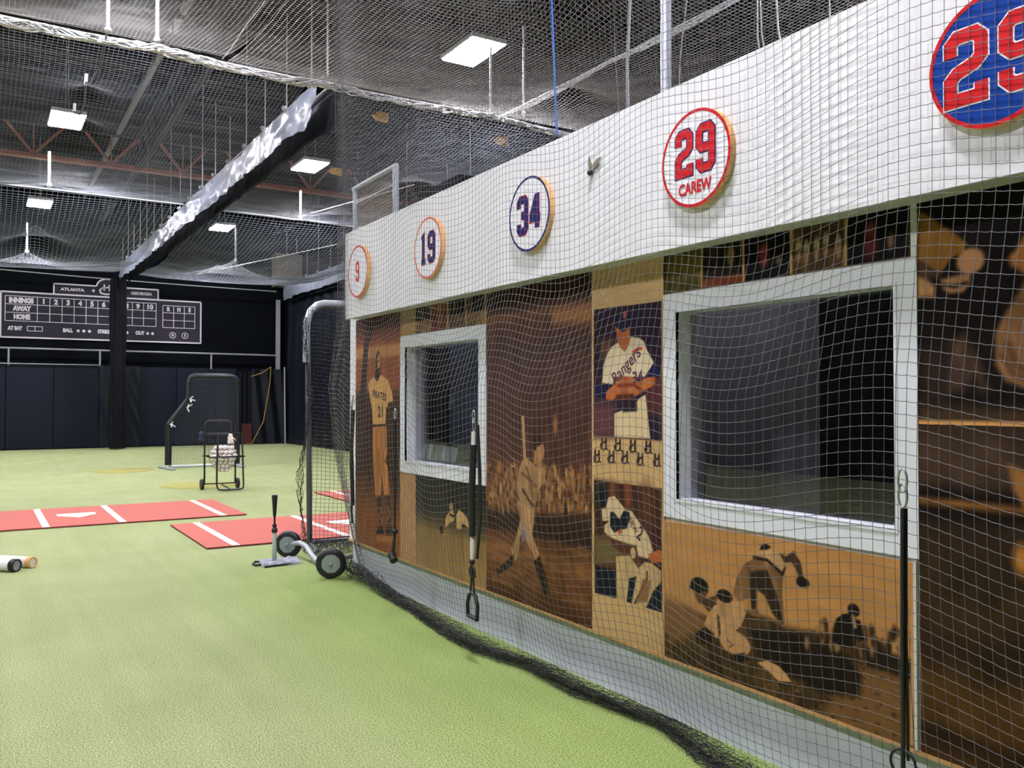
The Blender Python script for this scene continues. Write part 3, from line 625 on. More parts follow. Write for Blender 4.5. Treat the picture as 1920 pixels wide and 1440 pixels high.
# panel 8: right-hand dark mural (two sheets)
c8 = lambda pts: crop(1700, 360, 220 / 689, pts); ZL = wp(1722, 795)[1]
a = Art(.2, 1.97, ZL, ZT, .007, (24, 18, 15)); a.grain(.3)
a.poly(c8([(65, 110), (110, 130), (200, 190), (280, 240), (352, 300), (335, 350), (260, 390), (220, 450), (195, 480), (130, 440), (64, 400)]), (150, 102, 36), .012, 1, .2)
a.poly(c8([(64, 400), (130, 440), (195, 480), (190, 500), (64, 500)]), (96, 66, 44), .03); a.poly(c8([(64, 500), (120, 510), (165, 560), (162, 618), (64, 620)]), (216, 154, 90), .02, 1, .2)
a.ell(*c8([(374, 404)])[0], .05, .045, (206, 144, 92), .015); a.poly(c8([(200, 515), (330, 480), (375, 480), (372, 540), (330, 590), (250, 595), (215, 570)]), (190, 134, 84), .015, 1, .2); a.line(c8([(220, 545), (280, 555), (350, 535)]), .014, (50, 34, 24), .01)
a.poly(c8([(600, 380), (640, 340), (689, 250), (900, 200), (900, 470), (689, 480), (610, 430)]), (196, 122, 56), .02, 1, .2)
a.poly(c8([(720, 470), (660, 580), (560, 740), (520, 830), (520, 1010), (580, 1110), (689, 1150), (1300, 1180), (1300, 470)]), (150, 104, 62), .02, 1, .25)
a.line(c8([(600, 900), (640, 1010), (760, 1090)]), .02, (84, 56, 36), .03); a.line(c8([(560, 960), (620, 1060), (740, 1130)]), .015, (94, 62, 38), .02)
a.poly(c8([(260, 880), (340, 830), (380, 900), (430, 1000), (480, 1160), (440, 1170), (400, 1080), (330, 1170), (230, 1180)]), (96, 70, 52), .04, .8, .3); a.poly(c8([(80, 920), (230, 900), (240, 1240), (80, 1240)]), (56, 42, 34), .06, .7)
a.poly(c8([(64, 1250), (900, 1280), (900, 1400), (64, 1380)]), (84, 60, 38), .05, .8)
a.line(c8([(40, 1356), (689, 1372), (1300, 1388)]), .022, (236, 168, 92), .005)
a.build('mural_panel', 'dark mural with huge hand and sleeve, upper sheet right of the large window')
a = Art(.2, 1.97, ZB, ZL - .004, .008, (60, 42, 28)); zz = lambda y: wp(1800, y)[1]
a.vgrad([(ZB, (80, 52, 24)), (zz(1390), (48, 32, 18)), (zz(1360), (96, 62, 26)), (zz(1290), (84, 56, 24)), (zz(1240), (56, 38, 20)), (zz(1120), (64, 46, 24)), (zz(1080), (56, 40, 24)), (zz(985), (52, 36, 24)), (zz(960), (24, 16, 12)), (zz(945), (150, 96, 40)), (zz(932), (20, 14, 12)), (zz(900), (78, 56, 40)), (ZL, (70, 50, 36))]); a.grain(.3, 10, 12)
a.poly([(1890, 870), (1925, 885), (1925, 960), (1900, 920)], (170, 110, 50), .02); a.ell(1917, 1050, .03, .05, (200, 128, 44), .03)
a.build('mural_panel', 'brown blurred ground mural, lower sheet right of the large window')
for s_, nm in ((1.9775, 4),):
    struct(MB().box((D - .02, s_ - .006, ZB), (D, s_ + .006, 1.01)).build('trim_4', 'soffit'))
struct(MB().box((D - .016, 1.96, 2.13), (D, 1.985, 2.325)).build('trim_5', 'soffit'))
# ledge under the murals
struct(MB().box((D - .014, S0, .302), (3.0, S_END, .317)).build('trim_6', 'tan'))

# ------------------------------------------------------------------ round number signs
def sign(s_, txt, num, out, bg, ring, label, wd, ht, gap, th, name=None, zc=2.70, cy=0.):
    t = thing('number_sign', label, 'sign', (2.81, s_, zc), 'round number signs on the white fascia'); xf = -.05; R = .222
    MB().lathe((0, 0, 0), (-1, 0, 0), [(0, 0), (0, R), (.032, R), (.032, 0)], 64, 0, False).build('board', 'ply', t)
    MB().lathe((0, 0, 0), (-1, 0, 0), [(.0322, R - .001), (.034, R - .001), (.034, 0)], 64, 0, False).build('face', bg, t)
    MB().lathe((0, 0, 0), (-1, 0, 0), [(.0342, R - .014), (.0348, R - .014), (.0348, R), (.0342, R)], 64, 0, False).build('rim', ring, t)
    fn = lambda x: (lambda a, b: (x, -a, b))
    if out: b = MB(); digits(b, txt, 0, cy, wd, ht, gap, th + .011, fn(-.0350)); b.build('numeral_outline', out, t)
    b = MB(); digits(b, txt, 0, cy, wd, ht, gap, th, fn(-.0362)); b.build('numeral', num, t)
    if name: b = MB(); put_text(b, name, .075, fn(-.0362), .8, offset=.0025); [b.v.__setitem__(i, (v[0], v[1], v[2] - .135)) for i, v in enumerate(b.v)]; b.build('name_lettering', num, t)
sign(7.06, '9', 'red', None, 'sign_white', 'red', 'white round sign with small red 9 at far corner of the fascia', .055, .145, .02, .026)
sign(5.70, '19', 'navy', 'orange', 'sign_white', 'orange', 'white round sign with dark 19 and orange rim', .078, .19, .052, .040)
sign(4.34, '34', 'navy', 'red', 'sign_white', 'navy', 'white round sign with blue 34 and navy rim', .082, .19, .055, .042)
sign(2.94, '29', 'red', 'navy', 'sign_white', 'red', 'white round sign with red 29 above a red name', .078, .18, .062, .038, 'CAREW', cy=.035)
sign(1.57, '29', 'red', 'sign_white', 'blue', 'red', 'large blue round sign with red 29 outlined white', .105, .21, .080, .044)
# torn hook patch on the fascia
t = thing('wall_bracket', 'small dark bracket with torn tan paper on the white fascia', 'bracket', (2.81, 3.76, 2.83))
MB().ball((-.015, .0, -.012), .017, 8).build('bolt', 'rubber', t)
MB().prism([(-.002, .012, 0), (-.012, .02, .035), (-.012, .012, .085), (-.002, .0, .03), ], (-.003, 0, 0)).prism([(-.002, -.005, .0), (-.01, -.05, .012), (-.014, -.10, .05), (-.006, -.05, .055), (-.002, -.01, .03)], (-.003, 0, 0)).build('torn_paper', 'concrete', t)

# ------------------------------------------------------------------ main hanging net in front of the clubhouse
bs = [1.0, 1.5, 2.3, 2.78, 3.27, 3.91, 4.36, 4.84, 5.19, 6.19, 7.0, 7.6]; bx = [2.72, 2.75, 2.72, 2.744, 2.864, 2.784, 2.82, 2.726, 2.735, 2.84, 2.88, 2.90]
CELL = .044; HOOK = [-.8, .56, 1.91, 3.27, 4.65, 5.99, 7.33]
def net_xyz(S, Z):
    ph = np.interp(S, HOOK, range(len(HOOK))); wv = .5 - .5 * np.cos(2 * PI * ph)
    k = np.clip(Z / .9, 0, 1) ** 1.2
    z_ = Z - .095 * wv * k * (.8 + .4 * vnoise(S * .7, S * 0 + 3)) + (vnoise(S * 1.3 + 9, Z * .8) - .5) * .03 * k
    pq = .5 - .5 * np.cos(2 * PI * (S - 1.57) / 1.37); top = 2.767 + .036 * pq * (.55 + .45 * np.clip(np.exp(-((S - 2.4) / .35) ** 2) + np.exp(-((S - 4.95) / .25) ** 2) + .3 * vnoise(S * .9, Z * .5), 0, 1)); mid = 2.67 - .09 * wv + .06 * (vnoise(S * 1.1, Z * .5 + 5) - .5)
    bot = np.interp(S, bs, bx)
    x = np.interp(Z, [1.7, 2.3], [0, 1]); x = mid * (1 - x) + top * x
    j = np.clip(1 - Z / 1.3, 0, 1) ** 1.5; x = x * (1 - j) + bot * j
    u = np.clip((Z - 3.1) / 2.8, 0, 1); x = x - .10 * u - .12 * u * wv
    s_ = S + .035 * (vnoise(S * 1.7 + 4, Z * .6) - .5) + .05 * np.clip(1 - Z / 1.2, 0, 1) * (fbm(S * 2.2, Z * .5) - .5)
    x = x + .012 * (vnoise(S * 9, Z * 2.2) - .5) * np.clip((2.3 - Z) * 3, .25, 1)
    e = np.clip((S - 7.05) / .4, 0, 1); s_ = s_ - e * .10 * np.clip((Z - 1.5) / 4, -.2, 1) ; x = x + e ** 2 * .12 * np.clip(1 - Z / 2.3, 0, 1)
    return np.stack([x, s_, z_], -1)
t = thing('barrier_net', 'tall dark twine net hanging in front of the clubhouse wall', 'net', (0, 0, 0))
S_, Z_ = np.meshgrid(np.arange(-.6, 7.46, CELL), np.arange(.02, 5.92, CELL))
net('netting', net_xyz(S_, Z_), .00125, 'net_main', t, sides=4, knots=.0028, ref_r=(0, 0, 1), ref_c=(1, 0, 0), rowsag=.0022)
# foot of the net crumpled on the turf
S_, Q_ = np.meshgrid(np.arange(-.6, 7.7, .04), np.arange(0, 34) * .04)
bb = np.interp(S_, bs, bx); fold = Q_ / .04
sp = np.abs(np.sin(fold * .33 + 4 * vnoise(S_ * 1.5, fold * .12))); x = np.where(fold < 9, bb + .16 - .018 * fold, np.where(fold < 27, bb - .035 + .05 * sp ** 2 - .04 * (fbm(S_ * 5, fold * .5) - .3), bb + .02 * (fold - 27)))
x = np.minimum(x + (RNG.random(x.shape) - .5) * .035, 2.955); z_ = .006 + np.where((fold > 8) & (fold < 27), .06, .012) * (.5 + .5 * np.sin(fold * .9 + 5 * fbm(S_ * 3, fold * .2))) * np.clip(1.2 * vnoise(S_ * 1.6, fold * .1 + 7) + .25, 0, 1) + RNG.random(x.shape) * .012
big = np.clip((S_ - 6.3) / 1.0, 0, 1); z_ = z_ + big * .16 * vnoise(S_ * 4, fold * .3) * sp; y_ = S_ + (RNG.random(x.shape) - .5) * .035
net('crumpled_foot', np.stack([x, y_, z_], -1), .0018, 'net_black', t, sides=3)
# net edge, gathered around the far corner of the clubhouse
S_, Z_ = np.meshgrid(np.arange(0, 10), np.arange(.02, 5.9, CELL))
G = net_xyz(np.full(S_.shape, 7.42), Z_); lowz = np.clip(1 - Z_ / 2.3, 0, 1)
G[..., 0] += .03 * np.sin(S_ * 1.3) + .012 * S_ * lowz; G[..., 1] += .012 * S_ + .012 * (RNG.random(S_.shape) - .5); G[..., 2] += .02 * (RNG.random(S_.shape) - .5)
net('gathered_edge', G, .0014, 'net_main', t, sides=3)
# rope along the net's top
MB().tube([(2.6, s_, 5.9 - .03 * math.sin(PI * ((s_ - .56) / 1.36 % 1))) for s_ in np.arange(-.6, 11.3, .2)], .007, 6).build('top_rope', 'rod', t)

# ------------------------------------------------------------------ overhead nets
def sagfield(X, S, x0, x1, s0, s1, A, hooks):
    fx = np.clip((X - x0) / (x1 - x0), 0, 1); fs = np.clip((S - s0) / (s1 - s0), 0, 1)
    g = A * (np.sin(PI * fs) ** .7) * (.65 + .35 * np.sin(PI * fx)) + .12 * np.sin(PI * fs) ** .5 * (fbm(X * .5 + 3, S * .4) - .5) * 2
    for hx, hs, rr in hooks:
        d = np.hypot(X - hx, (S - hs)); g = g * (1 - np.exp(-d / rr))
    return g
def overhead(x0, x1, s0, s1, cell, A, hooks, r, m, label, zt=5.88, edge=.0):
    X, S = np.meshgrid(np.arange(x0, x1 + cell, cell), np.arange(s0, s1 + cell, cell))
    Z = zt - sagfield(X, S, x0, x1, s0, s1, A, hooks) + edge * 0
    wob = .02 * (vnoise(X * 3, S * 3) - .5)
    o = net('overhead_net', np.stack([X + wob, S + wob, Z], -1), r, m, None, sides=3, ref_r=(0, 0, 1), ref_c=(0, 0, 1))
    return tag(o, label, 'net', 'nets stretched over the cages')
overhead(-3.4, 2.58, 5.6, 11.05, .05, .55, [(1.26, 11.0, .5), (1.8, 11.0, .4)], .0021, 'net_ceiling', 'pale overhead net at the top edge, nearer than its bright rolled hem')
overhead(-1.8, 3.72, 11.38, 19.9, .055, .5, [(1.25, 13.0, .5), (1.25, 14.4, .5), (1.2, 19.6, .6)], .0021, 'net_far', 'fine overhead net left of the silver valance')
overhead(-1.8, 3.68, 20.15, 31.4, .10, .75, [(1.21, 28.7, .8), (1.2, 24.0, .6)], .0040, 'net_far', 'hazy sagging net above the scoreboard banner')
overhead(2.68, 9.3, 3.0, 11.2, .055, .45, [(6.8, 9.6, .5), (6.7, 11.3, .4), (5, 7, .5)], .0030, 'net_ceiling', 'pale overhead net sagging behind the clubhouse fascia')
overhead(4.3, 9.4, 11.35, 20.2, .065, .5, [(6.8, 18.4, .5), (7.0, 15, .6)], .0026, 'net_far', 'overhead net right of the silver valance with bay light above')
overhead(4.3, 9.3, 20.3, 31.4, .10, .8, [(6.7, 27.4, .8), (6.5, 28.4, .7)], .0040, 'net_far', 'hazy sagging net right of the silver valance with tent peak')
# dark seam cords hanging from the rolled hem
for pts, lab in (([(1.26, 11.0, 5.9), (1.27, 11.8, 5.72), (1.25, 12.7, 5.78), (1.22, 13.0, 5.88)], 'dark seam cord of the overhead net near the top left'),
                 ([(1.22, 13.0, 5.88), (1.26, 13.5, 5.74), (1.25, 14.1, 5.76), (1.2, 14.4, 5.88)], 'dark seam cord hanging toward the larger left bay light')):
    tag(MB().tube(pts, .014, 6).build('seam_cord', 'net_black'), lab, 'cord')
for x_, s_, lab in ((1.22, 13.0, 'higher small white tie on the overhead net at left'), (1.2, 14.4, 'lower small white tie on the overhead net at left')):
    tag(MB().tube([(x_, s_, 5.85), (x_ + .01, s_, 6.0)], .022, 8).build('net_tie', 'cable'), lab, 'tie')
# rolled hems (bunched net): several wavy strands
def hem(p, q, label, r=.03, n=9, amp=.04, m='cable'):
    p = np.array(p, float); q = np.array(q, float); L_ = np.linalg.norm(q - p); K = int(L_ / .09) + 2; b = MB()
    for k in range(n):
        ph = random.uniform(0, 6); ph2 = random.uniform(0, 6); P = []
        for i in range(K):
            f_ = i / (K - 1); c = p + (q - p) * f_; P.append(c + np.array([0, amp * math.sin(i * .9 + ph) + amp * .5 * math.sin(i * .37 + ph2), amp * .9 * math.cos(i * .7 + ph2) - .05 * abs(math.sin(PI * f_ * L_ / 2.6))]))
        b.tube(P, .008, 4)
    b.tube([p, q], .014, 6)
    return tag(b.build('net_hem', m), label, 'net hem')
hem((-3.4, 11.15, 5.9), (3.85, 11.3, 5.86), 'long white rolled net hem crossing the top left', amp=.045, n=14)
hem((3.85, 11.3, 5.86), (6.75, 11.4, 5.9), 'white rolled net hem behind the tall net, running down to the knot', amp=.04, n=12)
hem((6.75, 11.4, 5.9), (9.4, 11.6, 5.9), 'rolled net hem continuing right of the knot toward the fascia', amp=.03, n=8)
hem((6.75, 11.4, 5.9), (6.95, 4.0, 5.9), 'rolled net hem rising from the knot toward the steel post', amp=.03, n=9)
# taut cables
def cable(p, q, label, r=.012, m='cable', sag=0.):
    p = np.array(p, float); q = np.array(q, float); P = [p + (q - p) * k / 16 - np.array([0, 0, sag * math.sin(PI * k / 16)]) for k in range(17)]
    return tag(MB().tube(P, r, 6).build('cable', m), label, 'cable')
cable((-4, 20.0, 5.9), (3.85, 20.1, 5.9), 'white taut cable below the red truss, left of the valance', .016)
cable((4.15, 20.2, 5.9), (9.4, 20.6, 5.9), 'white taut cable right of the valance', .016)
cable((6.44, 20.0, 5.9), (8.2, 17.5, 6.35), 'white cable slanting up to the tall net edge', .012)
cable((5.9, 28.5, 5.55), (8.9, 22.0, 5.95), 'thin white cable slanting over the far right cage', .014)
cable((-1.5, 31.6, 5.75), (9.3, 31.6, 5.55), 'thin grey pipe on the wall above the scoreboard', .02, 'rod', .05)
# white hanger rods
hg = [((1.26, 11.0), 8.6, 'left of the two white rods holding the rolled hem at top'), ((1.8, 11.02), 8.6, 'right of the two white rods holding the rolled hem at top'),
      ((1.2, 19.6), 6.55, 'short white rod on the cable below the larger left bay light'), ((1.21, 28.7), 6.7, 'white rod holding the tent peak above the scoreboard'),
      ((6.44, 20.0), 6.5, 'short white rod on the cable below a bay light, right of valance'), ((6.77, 27.3), 6.9, 'white rod above the right hand tent peak'),
      ((6.55, 11.3), 6.9, 'thicker white rod above the knot behind the tall net'), ((6.95, 11.0), 7.2, 'thinner white rod right of the knot behind the tall net')]
for (x_, s_), zt, lab in hg:
    r_ = .028 if s_ > 15 else .02
    tag(MB().cyl((x_, s_, 5.88), (x_, s_, zt), r_, n=8).ball((x_, s_, 5.88), r_ * 2, 6).build('hanger_rod', 'cable'), lab, 'hanger rod')
for (x_, s_) in ((3.35, 10.6), (3.7, 10.6), (3.78, 10.7)): pass
tag(MB().cyl((3.95, 11.15, 5.9), (3.95, 11.15, 8.5), .012, n=6).build('hanger_rod', 'rod'), 'thin grey rod rising from the near end of the valance', 'hanger rod')
# wires and lines in the upper right, behind the tall net
tag(MB().cyl((3.9, 4.4, 3.05), (3.9, 4.4, 8.6), .036, n=20).build('steel_post', 'galv'), 'pale galvanised post rising behind the white fascia', 'post')
_p = onX(1044, 253, 4.3); _q = onX(1034, -10, 4.3)
tag(MB().tube([_p, (_p + _q) / 2, _q, (_q[0], _q[1], 8.5)], .009, 6).build('blue_rope', 'blue_rope'), 'blue rope hanging behind the net beside the steel post', 'rope')
wl = [(1178, 190, 1182, -20, .016), (1246, 150, 1252, -20, .006), (1262, 150, 1250, -20, .006), (1270, 160, 1290, -20, .006), (1430, 90, 1420, -20, .008), (1440, 80, 1425, -20, .008), (1472, 65, 1455, -20, .012), (1567, 25, 1555, -20, .008), (1163, 180, 1150, -20, .005)]
for i, (a0, b0, a1, b1, r_) in enumerate(wl):
    d_ = 5.2 + .25 * i; p_ = onX(a0, b0 + 60, d_); q_ = onX(a1, b1, d_)
    tag(MB().tube([p_, (p_ + q_) / 2 + np.array([.0, .03, 0]), q_, (q_[0], q_[1], 8.55)], r_, 6).build('hanging_wire', 'rod'), 'thin grey wire hanging from the roof behind the fascia', 'wire', 'wires hanging behind the fascia')
# ducts and panels up there
t = thing('air_duct', 'dark duct elbow under the roof at upper right, behind the net', 'duct', (0, 0, 0))
MB().tube([(9.0, 5.6, 8.4), (9.0, 5.6, 7.4), (9.1, 5.5, 6.9), (9.5, 5.2, 6.6), (10.5, 4.6, 6.5)], .28, 16).build('pipe', 'steel_dark', t)
MB().tube([(9.0 + .3 * math.cos(k * PI / 8), 5.6 + .3 * math.sin(k * PI / 8), 7.4) for k in range(16)], .03, 6, closed=True).build('flange', 'rod', t)
for i, (x_, s_) in enumerate(((8.6, 7.6), (10.6, 7.8), (9.6, 9.4), (12.6, 8.0), (11.8, 5.4))):
    tag(MB().box((x_, s_, 8.50), (x_ + 1.5, s_ + .9, 8.53)).build('insulation_board', 'concrete'), 'pale insulation board against the roof deck at upper right', 'insulation', 'pale boards under the roof')
for i, s_ in enumerate((6.6, 9.0)):
    tag(MB().box((4.6, s_, 8.0), (15, s_ + .16, 8.24)).build('red_beam', 'steel_brown'), ['nearer', 'farther'][i] + ' brown red beam under the roof behind the fascia', 'beam')
# yellow heater tags
for x_, y_, d_, lab in ((715, 217, 16.5, 'yellow tag seen through the net left of the large bay light'), (942, 262, 16.6, 'yellow tag seen through the net just above the fascia'), (630, 320, 21.1, 'yellow tag beside the bay light at the net edge')):
    p_ = onY(x_, y_, d_); w_ = .16
    t = thing('yellow_tag', lab, 'tag', tuple(p_))
    MB().prism([(-w_, 0, 0), (-w_ + .08, 0, .07), (w_, 0, .08), (w_, 0, -.09), (-w_ + .08, 0, -.07)], (0, .12, 0)).build('plate', 'yellow', t); MB().cyl((0, .06, 0), (0, .06, 8.9 - p_[2]), .006, n=6).build('rod', 'steel_dark', t)

# railing and boxes on the clubhouse roof
t = thing('roof_railing', 'white framed mesh railing panel on the clubhouse roof corner', 'railing', (3.04, 0, 0))
fr = MB(); fr.cyl((0, 6.86, 3.06), (0, 6.86, 3.60), .028, n=12); fr.cyl((0, 7.80, 3.06), (0, 7.80, 3.60), .022, n=12); fr.cyl((0, 6.84, 3.60), (0, 7.84, 3.60), .022, n=12); fr.cyl((.0, 6.86, 3.45), (.0, 7.8, 3.45), .008, n=8)
fr.build('frame', 'galv', t)
Y_, Z_ = np.meshgrid(np.arange(6.88, 7.8, .028), np.arange(3.07, 3.59, .028)); net('mesh_infill', np.stack([0 * Y_ + .02, Y_, Z_], -1), .003, 'concrete', t, sides=3)
tag(MB().box((3.2, 6.0, 3.06), (3.75, 6.75, 3.36)).build('storage_box', 'black'), 'black box on the clubhouse roof beside the railing', 'box')

# ------------------------------------------------------------------ curtain valances and curtains
def valance(x0, s0, s1, z0, z1, label, xr=.25, hangers=True):
    t = thing('curtain_valance', label, 'curtain valance', (x0, 0, 0))
    K = int((s1 - s0) / .08); u = np.linspace(0, 1, K); v = np.linspace(0, 1, 9); U, V = np.meshgrid(u, v); S = s0 + (s1 - s0) * U
    scal = .06 * (fbm(S * 1.1, S * 0) - .5) * 2; tip = np.clip((s0 + 1.2 - S) / 1.2, 0, 1)
    Z = z0 + scal * (1 - V) + (z1 - z0) * V - .10 * V * (.5 - .5 * np.cos(2 * PI * S / 2.4)) * .5
    S2 = S + tip * (1 - V) * .35
    X = .07 * (fbm(S * 3 + V * 1.5, V * 3) - .5) * 2 + .05 * np.sin(S * 2.3) * (1 - V) * .6
    MB().grid(np.stack([X, S2, Z], -1)).build('silver_face', 'valance', t)
    G2 = np.stack([X * .4 + xr, S - .15 * (1 - V), Z - .09 * (1 - V)], -1); MB().grid(G2).build('black_back', 'vinyl', t)
    rail = MB(); rail.tube([(.05, s0 - .1, z1 + .03), (.05, s1, z1 + .03)], .018, 8); rail.tube([(xr, s0 - .1, z1 + .03), (xr, s1, z1 + .03)], .018, 8); rail.build('track', 'rod', t)
    s_ = s0 + .4; k = 0
    while s_ < s1: MB().cyl((.05, s_, z1 + .02), (.05, s_, 8.86 if k % 3 == 0 else z1 + (1.5 if k % 2 else .9)), .010, n=5).ball((.02, s_, z1 + .06), .045, 5).build('hanger', 'rod', t); s_ += 1.15; k += 1
    return t
t = valance(3.9, 11.4, 30.6, 5.45, 5.93, 'long silver faced curtain valance running down the hall to the dark curtain')
valance(9.5, 17.0, 31.4, 5.25, 5.75, 'dim silver valance at far right, beside the beige block', .12)
# bunched divider curtain at the far end
def curtain(name, x0, y0, x1, y1, z0, z1, m, label, amp=.06, wl_=.22, group=None):
    L_ = math.hypot(x1 - x0, y1 - y0); K = int(L_ / .03) + 2; u = np.linspace(0, 1, K); v = np.linspace(0, 1, 14); U, V = np.meshgrid(u, v)
    nx, ny = -(y1 - y0) / L_, (x1 - x0) / L_; d_ = amp * np.sin(2 * PI * U * L_ / wl_ + 2 * fbm(U * L_ * .8, V * 1.2)) * (.5 + .5 * vnoise(U * L_ * 2, V * 2)) + amp * .4 * np.sin(V * 9 + U * 5)
    G = np.stack([x0 + (x1 - x0) * U + nx * d_, y0 + (y1 - y0) * U + ny * d_, z0 + (z1 - z0) * V], -1)
    b = MB().grid(G); b.grid(G[:, ::-1] + np.array([nx * .01, ny * .01, 0])); return tag(b.build(name, m), label, 'curtain', group)
b = MB(); n_ = 60; G = np.zeros((14, n_ + 1, 3))
for i in range(14):
    for j in range(n_ + 1):
        a_ = 2 * PI * j / n_; r_ = .22 + .035 * math.sin(a_ * 9) + .02 * math.sin(i * .8 + a_ * 2); G[i, j] = (3.92 + r_ * math.cos(a_), 30.9 + r_ * math.sin(a_), .03 + 5.5 * i / 13)
tag(b.grid(G).build('divider_curtain', 'black'), 'bunched black divider curtain hanging in front of the scoreboard banner', 'curtain')
curtain('side_curtain', 9.75, 31.9, 9.9, 22.0, .02, 5.35, 'vinyl', 'long black side curtain along the right of the far cages', .05, .9)
curtain('side_curtain', 9.75, 22.0, 9.9, 9.0, .02, 5.35, 'vinyl', 'black vinyl side curtain behind the wheeled screen', .05, .9)
curtain('corner_drape', 9.85, 31.7, 10.5, 31.9, .02, 5.3, 'black', 'dark pleated drape in the far right corner')
tag(MB().box((9.42, 32.05, 0), (9.58, 32.09, 5.3)).build('door_strip', 'rod'), 'pale vertical strip beside the far corner drape', 'strip')
tag(MB().cyl((9.62, 31.5, 0), (9.58, 31.5, 2.8), .03, n=10).build('corner_pole', 'rod'), 'thin pale pole leaning in the far right corner', 'pole')
tag(MB().box((9.35, 31.75, 5.80), (10.3, 32.38, 7.0)).build('masonry_block', 'concrete'), 'beige masonry block high in the far right corner', 'block')
b = MB(); p0 = onY(508, 688, 31.7); p1 = onY(506, 720, 31.7); p2 = onY(494, 790, 31.7); p3 = onY(472, 832, 31.7); b.tube([onY(470, 706, 31.7), onY(490, 700, 31.7), p0], .02, 6); b.tube([p0, p1, p2, p3, (p3[0] - .2, p3[1], .03)], .018, 6)
tag(b.build('yellow_rope', 'yellow_rope'), 'yellow rope hanging down the black curtain right of the pads', 'rope')

# ------------------------------------------------------------------ back wall
def wall_pad(x0, x1, lab, m='pad', z1=2.72, y=32.2):
    b = MB(); n = 6; w_ = x1 - x0
    G = []
    for j in range(9):
        zz_ = .03 + (z1 - .03) * j / 8; G.append([(x0 + .01 + (w_ - .02) * i / n, y - .16 - .03 * math.sin(PI * i / n) ** .4 * math.sin(PI * j / 8) ** .3, zz_) for i in range(n + 1)])
    b.grid(np.array(G)); b.box((x0 + .01, y - .155, .03), (x1 - .01, y + .1, z1))
    tag(b.build('wall_pad', m), lab, 'wall pad', 'padded panels along the back wall')
pads = [(-4.6, -2.8), (-2.8, -1.0), (-1.0, .8), (.8, 2.15), (2.15, 3.5), (4.75, 5.95), (5.95, 7.25), (7.25, 8.0)]
plab = ['navy wall pad beyond the left edge', 'navy wall pad just beyond the left edge', 'navy wall pad at the left edge of the picture', 'navy wall pad under the AWAY and HOME rows', 'navy wall pad left of the bunched divider curtain', 'navy wall pad right of the creased black sheet', 'navy wall pad behind the L shaped screen', 'lighter navy wall pad at the right end of the row']
for (a_, b_), l_ in zip(pads, plab): wall_pad(a_, b_, l_)
K = 30; U, V = np.meshgrid(np.linspace(0, 1, K), np.linspace(0, 1, 20))
tag(MB().grid(np.stack([3.5 + 1.25 * U, 32.0 + .06 * np.sin(14 * (U + V * .8)) * (.3 + vnoise(U * 4, V * 4)), .03 + 2.72 * V], -1)).build('creased_sheet', 'vinyl'), 'creased black vinyl sheet behind the bunched divider curtain', 'sheet')
tag(MB().grid(np.stack([8.0 + .55 * U, 31.95 + .05 * np.sin(20 * U), .03 + 2.6 * V], -1)).build('dark_drape', 'black'), 'black drape at the right end of the wall pads', 'drape')
tag(MB().box((8.15, 31.85, .02), (8.5, 31.9, .75)).build('red_pad', 'crimson'), 'small dark red pad on the turf beside the yellow rope', 'pad')
tag(MB().grid(np.stack([8.5 + 1.25 * U, 31.9 + .05 * np.sin(16 * U + 4 * V), .03 + 2.7 * V], -1)).build('dark_drape', 'vinyl'), 'black vinyl drape under the pale corner strip', 'drape')
t = thing('guard_rail', 'grey pipe guard rail above the wall pads under the scoreboard', 'railing', (0, 32.0, 0))
MB().tube([(-5, 0, 3.27), (9.4, 0, 3.24)], .03, 8).build('top_rail', 'rod', t)
for x_ in (-1.8, .87, 3.51, 7.1): MB().cyl((x_, 0, 2.7), (x_, 0, 3.26), .03, n=8).build('post', 'rod', t)
MB().tube([(-5, -.05, 2.76), (3.5, -.05, 2.76)], .02, 6).build('lower_rail', 'rod', t)
# scoreboard banner
YB = 32.36
t = thing('scoreboard_banner', 'grey baseball scoreboard banner with white lines on the black wall', 'banner', (0, YB, 0))
b = MB(); b.box((.62, -.03, 3.6), (6.83, 0, 5.10)); b.box((2.13, -.03, 5.10), (5.39, 0, 5.45))
b.add([(3.76 + .30 * math.cos(k * PI / 24), -.03, 5.43 + .27 * math.sin(k * PI / 24)) for k in range(25)], [tuple(range(25))[::-1]])
b.build('panel', 'banner', t)
ln = MB(); yl = -.034
def hl(x0, x1, z_, w_=.02): ln.box((x0, yl, z_ - w_ / 2), (x1, yl + .003, z_ + w_ / 2))
def vl(x_, z0, z1, w_=.02): ln.box((x_ - w_ / 2, yl, z0), (x_ + w_ / 2, yl + .003, z1))
for z_ in (3.62, 5.08): hl(.62, 6.83, z_, .05)
for x_ in (.645, 6.805): vl(x_, 3.6, 5.1, .05)
hl(2.13, 3.42, 5.43, .045); hl(4.10, 5.39, 5.43, .045); vl(2.15, 5.1, 5.45, .045); vl(5.37, 5.1, 5.45, .045)
vs, fs = stroke2d([(3.76 + .33 * math.cos(k * PI / 24), 5.43 + .26 * math.sin(k * PI / 24)) for k in range(25)], .045); ln.add([(a_, yl, c_) for a_, c_ in vs], fs)
for z_ in (4.95, 4.69, 4.42, 4.15): hl(.77, 5.31, z_)
xs_ = [.77, 1.68] + [1.68 + .358 * k for k in range(1, 10)] + [5.31]
for x_ in xs_: vl(x_, 4.15, 4.95)
for z_ in (4.90, 4.65, 4.39, 4.13): hl(5.53, 6.6, z_)
for k in range(4): vl(5.53 + .357 * k, 4.13, 4.9)
for z_ in (3.84, 3.99): hl(1.40, 1.83, z_)
for x_ in (1.40, 1.615, 1.83): vl(x_, 3.84, 3.99)
